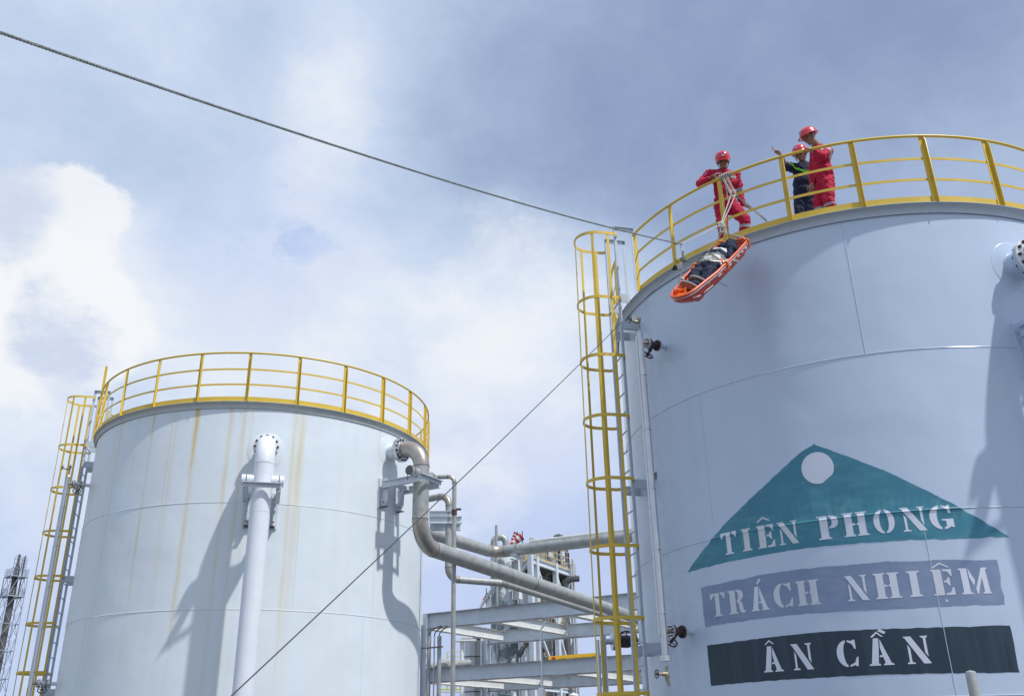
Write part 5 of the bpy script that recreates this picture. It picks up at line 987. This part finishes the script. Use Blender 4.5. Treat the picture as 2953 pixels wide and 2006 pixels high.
    for s in 'LR':
        fd = Vector((J['foot' + s].x, J['foot' + s].y, 0)).normalized(); a = J['an' + s]; organic('boot', [(a + Vector((0, 0, .03)), .055, a - Vector((0, 0, .035)), .05), (a - Vector((0, 0, .045)) - fd * .03, .042, a - Vector((0, 0, .052)) + fd * .16, .036)], [], .012, root, [black_m])
    return root, axT
def z7(x, y): return (2000 + x / 5.64, 420 + y / 5.64)
def z9(x, y): return (2220 + x / 5.638, 360 + y / 5.638)
DECK = HB + CAM_Z
def view_n(P): D = math.hypot(P.x, P.y); return Vector((P.x / D, P.y / D, 0))
# worker 1: leaning over the rail
B1 = cyl(*z7(640, 1350), 'R', 3.58); B1.z = DECK; vn1 = view_n(B1); rt1 = Vector((vn1.y, -vn1.x, 0)); J = {}
U1 = lambda x, y, dy=0: upright(B1, *z7(x, y), dy)
J = dict(head=U1(476, 262, -.13), neck=U1(500, 415, -.06), pelvis=U1(525, 965, .02), shL=U1(262, 455, -.02), shR=U1(690, 485, -.02), elL=U1(105, 620, -.1), wrL=U1(258, 545, -.30), elR=U1(752, 770, .04), wrR=U1(800, 960, .02),
         hipL=U1(440, 1000, .02), hipR=U1(640, 1000, .02), knL=U1(468, 1270, -.04), knR=U1(830, 1200, -.06))
J['anL'] = Vector((J['knL'].x, J['knL'].y, DECK + .09)) + vn1 * .05 - rt1 * .0; J['anR'] = Vector((J['knR'].x, J['knR'].y, DECK + .09)) + vn1 * .08 - rt1 * .04
J['footL'] = -vn1 - rt1 * .2; J['footR'] = -vn1 + rt1 * .4
rail_d = (TF('R', -130)(3.96, 0, 0) - TF('R', -132)(3.96, 0, 0)).normalized()
hL = (U1(258, 545, -.30), (-vn1 * .35 + rt1 * .9 + Vector((0, 0, .12))), Vector((0, 0, -1)) - vn1 * .35, -vn1 * .2 + Vector((0, 0, .3)) - rt1 * .2 - vn1, 1.0, False)
hR = (J['wrR'], (rt1 * .75 + Vector((0, 0, -.55)) - vn1 * .1), -rt1 * .3 + Vector((0, 0, -.6)), -vn1, .22, False)
person('p', 'worker in crimson coveralls leaning on the railing above the stretcher', B1, J, -vn1 * .85 + Vector((0, 0, -.5)) + rt1 * .06, (0, 0, 1), red_cloth, red_cloth, {'L': hL, 'R': hR},
       [('chest', J['pelvis'], J['neck'], .70, .78), ('limb', J['shR'], J['elR'], .78, .96), ('limb', J['knR'], J['anR'], .22, .32), ('limb', J['knL'], J['anL'], .3, .4)], tfwd=-vn1)
pr = [o for o in bpy.data.objects if o.name.startswith('person')][-1]
mb = MB(); q = U1(190, 468, -.10); mb.box(q, rt1 * .006 + vn1 * .02, vn1 * -.0 + rt1 * .012, (0, 0, .028)); mb.build('sleeve_badge', blue_badge, pr)
mb = MB(); q = U1(398, 452, -.165); mb.box(q, rt1 * .046, (0, 0, .0095), vn1 * .004); mb.build('name_tape', white_cloth, pr)
# worker 3: crimson, side on, hand on the rail
B3 = cyl(*z9(930, 1330), 'R', 3.5); B3.z = DECK; vn3 = view_n(B3); rt3 = Vector((vn3.y, -vn3.x, 0)); U3 = lambda x, y, dy=0: upright(B3, *z9(x, y), dy)
J = dict(head=U3(655, 205, -.14), neck=U3(800, 345, -.06), pelvis=U3(895, 900, .02), shL=U3(745, 420, .10), shR=U3(945, 440, -.10), elL=U3(700, 735, .08), wrL=U3(688, 955, -.02), elR=U3(850, 505, -.27), wrR=U3(722, 438, -.42),
         hipL=U3(835, 960, .07), hipR=U3(945, 960, -.05), knL=U3(800, 1230, .02), knR=U3(955, 1230, -.1))
J['anL'] = Vector((J['knL'].x, J['knL'].y, DECK + .09)) + vn3 * .05; J['anR'] = Vector((J['knR'].x, J['knR'].y, DECK + .09)) + vn3 * .08 + rt3 * .03
J['footL'] = -vn3 * .5 - rt3; J['footR'] = -vn3 * .6 - rt3
hR = (J['wrR'], -rt3 * .75 - vn3 * .3 + Vector((0, 0, .38)), Vector((0, 0, -1)) - rt3 * .5, -vn3 + Vector((0, 0, .2)), .62, False)
hL = (J['wrL'], Vector((0, 0, -1)) - rt3 * .2 - vn3 * .1, -rt3 * .2 + vn3 * .6, -rt3 - vn3 * .3, .55, False)
person('p', 'worker in crimson coveralls standing side on with one hand on the railing', B3, J, -rt3 * .72 - vn3 * .55 + Vector((0, 0, -.42)), (0, 0, 1), red_cloth, red_cloth, {'L': hL, 'R': hR},
       [('limb', J['shR'], J['elR'], .10, .28), ('limb', J['knR'], J['anR'], .16, .26), ('limb', J['knL'], J['anL'], .3, .4)], tfwd=-rt3 * .8 - vn3 * .6, strapm=silver_band)
# worker 2: navy, pointing
B2 = cyl(*z9(560, 1440), 'R', 3.05); B2.z = DECK + .06; vn2 = view_n(B2); rt2 = Vector((vn2.y, -vn2.x, 0)); U2 = lambda x, y, dy=0: upright(B2, *z9(x, y), dy)
J = dict(head=U2(505, 492, -.05), neck=U2(560, 655, -.02), pelvis=U2(575, 1130, .02), shL=U2(385, 705, -.04), shR=U2(735, 720, .03), elL=U2(252, 668, -.22), wrL=U2(192, 505, -.36), elR=U2(770, 930, .08), wrR=U2(740, 1080, -.05),
         hipL=U2(500, 1190, .02), hipR=U2(650, 1190, .02), knL=U2(500, 1480, -.03), knR=U2(660, 1480, -.03))
J['anL'] = Vector((J['knL'].x, J['knL'].y, B2.z + .09)) + vn2 * .04; J['anR'] = Vector((J['knR'].x, J['knR'].y, B2.z + .09)) + vn2 * .04
J['footL'] = -vn2 - rt2 * .3; J['footR'] = -vn2 + rt2 * .2
hL = (J['wrL'], -rt2 * .45 + Vector((0, 0, .75)) - vn2 * .35, -vn2 * .6 - rt2 * .7 - Vector((0, 0, .3)), -rt2 * .3 - vn2 * .2 + Vector((0, 0, .3)) - rt2 * .5, .6, True)
hR = (J['wrR'], Vector((0, 0, -1)), -vn2, -rt2, .4, False)
person('p', 'worker in navy shirt with lime band pointing from behind the railing', B2, J, -vn2 * .9 - rt2 * .35 + Vector((0, 0, -.28)), (0, 0, 1), navy_cloth, navy_cloth, {'L': hL, 'R': hR},
       [('vee', J['pelvis'], J['neck'], .60, .665)], short=True, tfwd=-vn2)

# ------------------------------------------------------------------ rescue stretcher with the patient
s_ = Vector((.566, .452, .689)).normalized(); l_ = Vector((.748, -.632, -.20)); l_ = (l_ - s_ * l_.dot(s_)).normalized(); u_ = l_.cross(s_).normalized()
T0 = Vector((2.118, 10.505, 5.23 + CAM_Z)); LS = 1.9
MS = Matrix(((l_.x, s_.x, u_.x, T0.x), (l_.y, s_.y, u_.y, T0.y), (l_.z, s_.z, u_.z, T0.z), (0, 0, 0, 1)))
def SW(x, y, z): return MS @ Vector((x, y, z))
def rig(name, label, cat):
    o = bpy.data.objects.new(name, None); COL.objects.link(o); o.matrix_world = MS; o['label'] = label; o['category'] = cat; ORG[o.name] = Vector((0, 0, 0)); return o
ST_ = rig('rescue_stretcher', 'orange basket stretcher hanging on ropes outside the railing', 'stretcher')
def hw(y):                                # half width of the rim along the stretcher
    ks = [(0, .02), (.03, .085), (.09, .135), (.2, .17), (.5, .215), (.72, .25), (1.3, .25), (1.72, .235), (1.84, .205), (1.885, .14), (1.9, .03)]
    for (a, va), (b, vb) in zip(ks, ks[1:]):
        if y <= b: return va + (vb - va) * (y - a) / (b - a)
    return .03
YS_ = [0, .01, .03, .06, .09, .14, .2, .3, .4, .5, .62, .72, .9, 1.1, 1.3, 1.5, 1.65, 1.74, 1.8, 1.84, 1.87, 1.89, 1.9]
rim = [(hw(y), y, .0) for y in YS_] + [(-hw(y), y, .0) for y in reversed(YS_)]
mb = MB(); mb.tube(rim, .02, 12, closed=True); mb.build('rim_tube', orange, ST_)
mb = MB(); mb.tube([(x * 1.0 + (.012 if x > 0 else -.012), y, -.026) for x, y, z in rim], .0075, 8, closed=True); mb.build('rim_trim', bright_flange, ST_)
mb = MB(); nA_ = 18; vs = []
for y in YS_:
    w = hw(y); d = .185 * min(1, (y / .28) ** .6) * min(1, ((1.905 - y) / .22) ** .6) if 0 < y < 1.9 else .005; d = max(d, .006)
    for i in range(nA_ + 1):
        a = math.pi * i / nA_; vs.append((w * math.copysign(abs(math.cos(a)) ** .55, math.cos(a)) * (1 - .10 * math.sin(a)), y, -.012 - d * math.sin(a) ** .75))
m_ = nA_ + 1; fs = [(i * m_ + k, i * m_ + k + 1, (i + 1) * m_ + k + 1, (i + 1) * m_ + k) for i in range(len(YS_) - 1) for k in range(nA_)]; mb.add(vs, fs); hull = mb.build('hull', orange_red, ST_, ang=60)
sl = hull.modifiers.new('wall', 'SOLIDIFY'); sl.thickness = .006; sl.offset = 1
def hull_pt(y, a, out=.004):
    w = hw(y); d = .185 * min(1, (y / .28) ** .6) * min(1, ((1.905 - y) / .22) ** .6); x = w * math.copysign(abs(math.cos(a)) ** .55, math.cos(a)) * (1 - .10 * math.sin(a)); z = -.012 - d * math.sin(a) ** .75
    return Vector((x + out * math.copysign(1, x), y, z - out * .3))
for sg in (1, -1):
    for k, (ya, yb) in enumerate(((.13, .27), (.36, .58), (.70, .80), (.9, .965), (1.05, 1.115), (1.2, 1.265), (1.35, 1.415), (1.5, 1.565), (1.63, 1.7))):
        a0 = .52 if k < 2 else .16; a0 = a0 if sg > 0 else math.pi - a0; mb = MB(); mb.tube([hull_pt(ya + (yb - ya) * i / 8, a0, .005) for i in range(9)], .0075, 8); mb.build('slot_strip', white_bright, ST_)
for yy in (.42, .85, 1.35):
    for x in (.05, -.05): mb = MB(); mb.box((x, yy, -.205), (.03, 0, 0), (0, .075, 0), (0, 0, .022)); mb.build('skid', orange_red, ST_)
def strap(y, sg, parent=ST_):
    x = sg * hw(y); mb = MB(); mb.tube([(x + .034 * math.cos(q) * sg, y + .01 * math.sin(q * 2), .034 * math.sin(q) - .006) for q in [2 * math.pi * i / 20 for i in range(20)]], .013, 8, closed=True); mb.tube([(x - sg * .03, y + .02, .03), (x - sg * .06, y + .05, .055), (x - sg * .045, y + .0, .07), (x - sg * .02, y - .025, .05)], .012, 8)
    mb.tube([(x + sg * .02, y, -.03), (x + sg * .035, y - .02, -.075), (x + sg * .01, y - .045, -.10)], .012, 8); mb.build('lashing_strap', neon, parent)
strap(.98, 1); strap(1.78, 1); strap(.98, -1); strap(1.78, -1)
mb = MB(); mb.box((0, .13, -.03), (.105, 0, 0), (0, .028, .01), (0, 0, .012)); mb.tube([(-.09, .16, 0), (-.06, .15, .05), (0, .14, .03), (.06, .15, .05), (.05, .12, .0)], .02, 8); mb.build('foot_strap', neon, ST_)
mb = MB(); mb.tube([(-hw(.6) + .026 * math.cos(q), .6, .026 * math.sin(q)) for q in [2 * math.pi * i / 16 for i in range(16)]], .02, 8, closed=True); mb.build('tape_wrap', white_cloth, ST_)
mb = MB(); mb.lathe((hw(1.22) + .01, 1.22, -.07), (1, 0, -.2), [(.014, 0), (.014, .035), (.02, .035), (.02, .05), (0, .05)], 12, cap=False); mb.build('latch_knob', bright_flange, ST_)
# patient (lies on the stretcher, feet at the low end)
PA = rig('person', 'patient in white shirt and navy trousers strapped into the orange stretcher', 'person')
v3 = lambda x, y, z: Vector((x, y, z))
X, Yv, Z = v3(1, 0, 0), v3(0, 1, 0), v3(0, 0, 1); JP = dict(hipL=v3(-.085, .92, -.04), hipR=v3(.085, .92, -.04), knL=v3(-.07, .66, .02), knR=v3(.12, .69, .02), anL=v3(.075, .40, -.03), anR=v3(.155, .545, -.03))
hc, he, hax = head_parts(v3(.03, 1.62, -.05), v3(.1, -.15, 1), v3(0, 1, .12)); caps = hc + [(v3(.02, 1.55, -.07), .05, v3(0, 1.45, -.06), .055), (v3(0, 1.42, -.05), .09, v3(0, .95, -.05), .1)]
for s, k in (('L', -1), ('R', 1)): caps += [(JP['hip' + s], .07, JP['kn' + s], .05), (JP['kn' + s], .05, JP['an' + s], .036), (v3(k * .15, 1.36, -.06), .048, v3(k * .19, 1.12, -.06), .038), (v3(k * .19, 1.12, -.06), .037, v3(k * .19, .9, -.08), .027)] + hand(v3(k * .19, .9, -.08), v3(0, -1, 0), v3(-k, 0, 0), v3(0, 0, 1), .25)
organic('body', caps, he, .0065, PA, [skin], local=True)
mb = MB(); mb.ball(v3(.03, 1.66, -.065), (.08, .085, .088), 18, 12); mb.build('hair', hair, PA)
organic('shirt', [(v3(-.14, 1.37, -.05), .075, v3(.14, 1.37, -.05), .075), (v3(0, 1.3, -.01), .125, v3(0, 1.02, .0), .125), (v3(-.165, 1.38, -.05), .07, v3(-.205, 1.14, -.04), .06), (v3(-.205, 1.14, -.04), .06, v3(-.195, .93, -.06), .048), (v3(.165, 1.38, -.05), .07, v3(.2, 1.14, -.05), .06), (v3(.2, 1.14, -.05), .06, v3(.19, .93, -.07), .048)], [(v3(0, 1.24, .015), (.19, .2, .125), (X, Yv, Z)), (v3(0, 1.06, .02), (.17, .12, .115), (X, Yv, Z))], .012, PA, [white_cloth], None, 4, .022, True)
organic('folded_jacket', [(v3(.20, 1.2, .0), .055, v3(.17, 1.42, .04), .075), (v3(.17, 1.42, .05), .075, v3(.0, 1.5, .05), .085), (v3(.1, 1.5, .06), .08, v3(.06, 1.62, .04), .075), (v3(-.08, 1.53, .0), .07, v3(.0, 1.5, .04), .07)], [], .012, PA, [navy_cloth], None, 4, .03, True)
organic('trousers', [(v3(-.09, .94, -.02), .1, v3(.09, .94, -.02), .1)] + [(JP['hip' + s], .098, JP['kn' + s], .076) for s in 'LR'] + [(JP['kn' + s], .076, JP['an' + s], .066) for s in 'LR'], [(v3(0, .97, -.01), (.165, .1, .11), (X, Yv, Z))], .012, PA, [navy_cloth], None, 4, .022, True)
for s, cx, cy, cz in (('L', .035, .325, .01), ('R', .10, .47, .01)):
    ft_d = (-X * .86 + Z * .42 + Yv * .04).normalized(); sn = (-Yv - Z * .15).normalized(); sn = (sn - ft_d * sn.dot(ft_d)).normalized(); sx = ft_d.cross(sn).normalized(); c = v3(cx, cy, cz); he_ = c - ft_d * .085 - sn * .06
    organic('shoe', [(he_, .046, c - ft_d * .03 - sn * .055, .046), (c - ft_d * .03 - sn * .05, .046, c + ft_d * .09 - sn * .035, .036), (JP['an' + s], .045, he_, .046)], [], .01, PA, [navy_cloth], None, 3, 0, True)
    mb = MB(); ol = []
    for i in range(32):
        q = 2 * math.pi * i / 32; ol.append(c + ft_d * (math.cos(q) * .135) + sx * ((.046 + .011 * math.cos(q)) * math.sin(q)) + sn * .012)
    n = 32; mb.add([p for p in ol] + [p - sn * .022 for p in ol], [tuple(range(n)), tuple(range(n, 2 * n))[::-1]] + [(i, (i + 1) % n, n + (i + 1) % n, n + i) for i in range(n)]); so = mb.build('sole', sole_m, PA)
    mb = MB(); mb.tube([p - sn * .014 + (p - c) * .03 for p in ol], .008, 6, closed=True); mb.build('sole_rim', shoe_edge, so)
for y0, y1, h, w, m, nm in ((1.12, 1.2, .155, .06, navy_cloth, 'chest_strap'), (1.0, 1.0, .155, .025, rope_o, 'waist_strap')):
    mb = MB(); pts = [v3(-.235, y0, -.02), v3(-.2, y0, .05), v3(-.11, y0 + .02, h - .022), v3(0, (y0 + y1) / 2 + .02, h), v3(.1, y1 + .01, h - .015), v3(.18, y1, .06), v3(.235, y1, -.02)]
    for p0, p1 in zip(pts, pts[1:]): mb.bar(p0, p1 + (p1 - p0) * .06, w, .008, up=(0, 0, 1))
    mb.build(nm, m, ST_)

# ------------------------------------------------------------------ ropes and tackle
def twisted(mb, pts, r, pitch=.055, strands=3, n=6, step=.012):
    pts = [Vector(p) for p in pts]; seg = [(b - a).length for a, b in zip(pts, pts[1:])]; L = sum(seg); m = int(L / step)
    def pos(s):
        for a, b, l in zip(pts, pts[1:], seg):
            if s <= l: return a.lerp(b, s / l), (b - a).normalized()
            s -= l
        return pts[-1], (pts[-1] - pts[-2]).normalized()
    for k in range(strands):
        q = []
        for i in range(m + 1):
            s = L * i / m; p, t = pos(s); u = Vector((0, 0, 1)); u = (u - t * u.dot(t)).normalized(); w = t.cross(u); a = 2 * math.pi * (s / pitch + k / strands); q.append(p + (u * math.cos(a) + w * math.sin(a)) * r * .5)
        mb.tube(q, r * .56, n)
KP = at(1967, 704, 10.72); NK = at(2080, 648, 11.25); far_ = raydir(-40, 80) ; FAR = Vector((far_.x, far_.y, far_.z)) * 4.2; FAR.z += CAM_Z
far2 = raydir(-700, -120) * 2.9; far2.z += CAM_Z
def sag(a, b, s, n=24): return [a.lerp(b, i / n) - Vector((0, 0, s * 4 * (i / n) * (1 - i / n))) for i in range(n + 1)]
mb = MB(); twisted(mb, sag(FAR, KP, .10), .0092); twisted(mb, sag(far2, FAR, 0, 4), .0092); solo(mb, 'guide_rope', rope_g, 'twisted grey guide rope stretched across the sky to the stretcher', 'rope', KP)
mb = MB(); twisted(mb, [KP, NK], .008, .05)
for q, r in (((0, 0, 0), .035), ((.004, 0, -.03), .032), ((-.006, 0, .028), .03)): mb.tube([NK + Vector(q) + Vector((r * math.cos(t), .6 * r * math.sin(t), .45 * r * math.sin(t) + .3 * r * math.cos(t))) for t in [2 * math.pi * i / 18 for i in range(18)]], .011, 8, closed=True)
twisted(mb, [NK + Vector((.03, -.01, .02)), NK + Vector((.045, -.01, -.08)), NK + Vector((.04, -.01, -.17)), NK + Vector((.052, 0, -.2))], .013, .04)
solo(mb, 'white_rope', rope_w, 'white rope with a bulky knot between the railing and the carabiner', 'rope', NK)
WP = [upright(NK, 2108, 563, .35), upright(NK, 2121, 562, .35)]
hang = thing('anchor_rope', 'tan rope wound round the top rail beside the leaning worker', 'rope', TF('R', -130)(3.962, 0, HB + 1.1))
a_s = math.degrees(math.atan2(cyl(2077, 510, 'R', 3.962).y - CT['R'][1], cyl(2077, 510, 'R', 3.962).x - CT['R'][0])); a_e = math.degrees(math.atan2(cyl(2108, 498, 'R', 3.962).y - CT['R'][1], cyl(2108, 498, 'R', 3.962).x - CT['R'][0]))
mb = MB(); pts = []
for i in range(181):
    f = i / 180; F = TF('R', a_s + (a_e - a_s) * f); q = 2 * math.pi * f * 9; rr_ = .036 + .008 * math.sin(f * 31); pts.append(F(3.962 + rr_ * math.cos(q), 0, HB + 1.1 + rr_ * math.sin(q)))
mb.tube(pts, .0105, 8); mb.build('winding', rope_t, hang)
for f, tgt, off in ((.25, WP[0], .0), (.4, WP[0], .02), (.55, WP[1], .0), (.7, WP[1], .015), (.45, upright(NK, 2100, 580, .36), 0)):
    F = TF('R', a_s + (a_e - a_s) * f); mb = MB(); twisted(mb, [F(3.995, 0, HB + 1.07), lerp(F(3.995, 0, HB + 1.07), tgt, .5) + Vector((.0, -.01, -.004)), tgt + Vector((off, 0, off))], .0095, .05); mb.build('strand', rope_t, hang)
for i, (A, xb, yb) in enumerate(((WP[0], 2085, 626), (WP[1], 2090, 632))): 
    mb = MB(); twisted(mb, [A, NK + Vector((.0 + .02 * i, 0, .02))], .0085, .05); mb.build('white_strand', rope_w, hang)
for A, dz in ((WP[0] + Vector((.04, 0, .03)), 0), (WP[1], .02)):
    B_ = cyl(2212, 640 - dz * 200, 'R', 3.6); mb = MB(); twisted(mb, [A, upright(NK, 2165, 601 - dz * 300, .6), B_], .0075, .05); mb.build('tail', rope_t, hang)
def carabiner(c, hgt, wid, label, tilt=0):
    mb = MB(); n = 28; pts = []
    for i in range(n):
        q = 2 * math.pi * i / n; x = math.copysign(abs(math.cos(q)) ** .55, math.cos(q)) * wid / 2; z = math.copysign(abs(math.sin(q)) ** .55, math.sin(q)) * hgt / 2; pts.append(c + Vector((x, .3 * x + tilt * z, z)))
    mb.tube(pts, .0062, 8, closed=True); p = c + Vector((-wid / 2, -.15 * wid, .1 * hgt)); mb.cyl(p - Vector((0, 0, hgt * .2)), p + Vector((0, 0, hgt * .12)), .0105, n=10)
    return solo(mb, 'carabiner', bright_flange, label, 'carabiner', c - Vector((0, 0, hgt / 2)), 'steel carabiners')
carabiner(KP - Vector((0, 0, .042)), .115, .05, 'steel carabiner hanging on the guide rope')
carabiner(upright(NK, 2113, 557, .34), .09, .075, 'steel carabiner under the rope winding on the rail'); carabiner(NK - Vector((0, 0, .085)), .08, .045, 'steel carabiner just under the white knot')
# stretcher bridles
KB = at(1970, 748, 10.71); mb = MB()
for z, r in ((.022, .024), (.0, .027), (-.022, .025)): mb.tube([KB + Vector((r * math.cos(t) * 1.1, r * .7 * math.sin(t), z + .35 * r * math.cos(t))) for t in [2 * math.pi * i / 18 for i in range(18)]], .0115, 8, closed=True)
for k in (-.008, .008): mb.tube([KP + Vector((k, 0, -.095)), KB + Vector((k, 0, .03))], .0085, 8)
SR = SW(hw(.98), .98, .03); mb.tube([KB + Vector((.01, 0, -.02)), lerp(KB, SR, .45) - Vector((0, 0, .012)), lerp(KB, SR, .66)], .0075, 8); mb.tube([lerp(KB, SR, .5), lerp(KB, SR, .7)], .013, 8)
SF = SW(-.06, .16, .03); mb.tube([KB + Vector((0, 0, -.03)), lerp(KB, SF, .5), SF], .0065, 8); mb.tube([lerp(KB, SF, .62), lerp(KB, SF, .9)], .011, 8)
solo(mb, 'bridle_rope', rope_o, 'knotted olive bridle rope over the foot end of the stretcher', 'rope', KB, 'stretcher bridles')
mb = MB(); mb.tube([lerp(KB, SR, .66), lerp(KB, SR, .98)], .009, 8); mb.ball(lerp(KB, SR, .66), .018, 10, 6); solo(mb, 'snap_hook', bright_flange, 'steel snap hook clipped to the near side strap of the stretcher', 'hook', lerp(KB, SR, .8))
mb = MB(); N2_ = NK - Vector((.0, 0, .12)); SH = SW(hw(1.78), 1.78, .03); SHL = SW(-hw(1.45), 1.45, .03)
mb.tube([N2_, lerp(N2_, SH, .5), lerp(N2_, SH, .72)], .0085, 8); mb.tube([N2_ + Vector((.012, 0, 0)), lerp(N2_, SH, .6)], .0075, 8); mb.tube([lerp(N2_, SH, .5), lerp(N2_, SH, .74)], .017, 8); mb.tube([N2_, lerp(N2_, SHL, .5) - Vector((0, 0, .015)), SHL], .0065, 8); mb.tube([lerp(N2_, SHL, .55), lerp(N2_, SHL, .95)], .011, 8)
solo(mb, 'bridle_rope', rope_t, 'pale bridle rope from the white knot to the head of the stretcher', 'rope', N2_, 'stretcher bridles')
mb = MB(); mb.tube([lerp(N2_, SH, .72), lerp(N2_, SH, .97)], .011, 8); solo(mb, 'snap_hook', bright_flange, 'steel snap hook clipped at the head end of the stretcher', 'hook', lerp(N2_, SH, .85))
# pulley and dark tag line
PU = at(1951, 770, 10.7); pl = thing('pulley', 'small steel pulley hanging beside the foot of the stretcher', 'pulley', PU); mb = MB()
for k in (-.02, .02): mb.lathe(PU + Vector((.03, k, .0)), (.2, 1, .35), [(0, 0), (.042, 0), (.042, .006), (0, .006)], 20, cap=False)
mb.build('cheek_plate', bright_flange, pl); mb = MB(); mb.lathe(PU + Vector((-.02, 0, -.012)), (.2, 1, .35), [(0, -.03), (.03, -.03), (.02, 0), (.03, .03), (0, .03)], 14, cap=False); mb.ball(PU + Vector((-.042, 0, -.03)), .022, 8, 6); mb.build('sheave', black_m, pl)
mb = MB(); mb.bar(PU + Vector((.03, 0, .02)), KB + Vector((0, 0, -.025)), .03, .008); mb.build('webbing', white_cloth, pl)
TE = raydir(560, 2105) * 4.8; TE = Vector((TE.x, TE.y, TE.z + CAM_Z)); TS = PU + Vector((-.05, 0, -.04)); dirT = (TE - TS); TG = TE + dirT * (max(0, TE.z) / max(.2, (TS.z - TE.z)))
mb = MB(); mb.tube(sag(TS, TE, .05, 30) + [TG], .0043, 8); solo(mb, 'tag_line', rope_d, 'thin dark tag line slanting down across both tanks', 'rope', TS)
mb = MB(); A = SW(.2, .80, -.18); B_ = upright(A, 2098, 827); mb.tube([A, lerp(A, B_, .5) + Vector((.01, 0, 0)), B_, lerp(A, B_, .5) - Vector((.012, 0, 0)), A - Vector((.02, 0, 0))], .004, 6); solo(mb, 'loose_cord', rope_g, 'loop of thin grey cord dangling under the stretcher', 'cord', B_)
# small tag plates
mb = MB(); q = cyl(1890, 1373, 'R', RT); F = TF('R', math.degrees(math.atan2(q.y - CT['R'][1], q.x - CT['R'][0]))); hq = q.z - CAM_Z; mb.fbox(F, RT + .004, RT + .012, -.045, .045, hq - .055, hq + .055); mb.cyl(F(RT + .01, .0, hq + .02), F(RT + .016, 0, hq + .02), .016, n=8); mb.cyl(F(RT + .01, .0, hq - .02), F(RT + .016, 0, hq - .02), .016, n=8); solo(mb, 'name_plate', edge_rust, 'small rusty bracket plate on the shell beside the gauge pipe', 'plate', F(RT, 0, hq - .055))
bpy.context.view_layer.update()
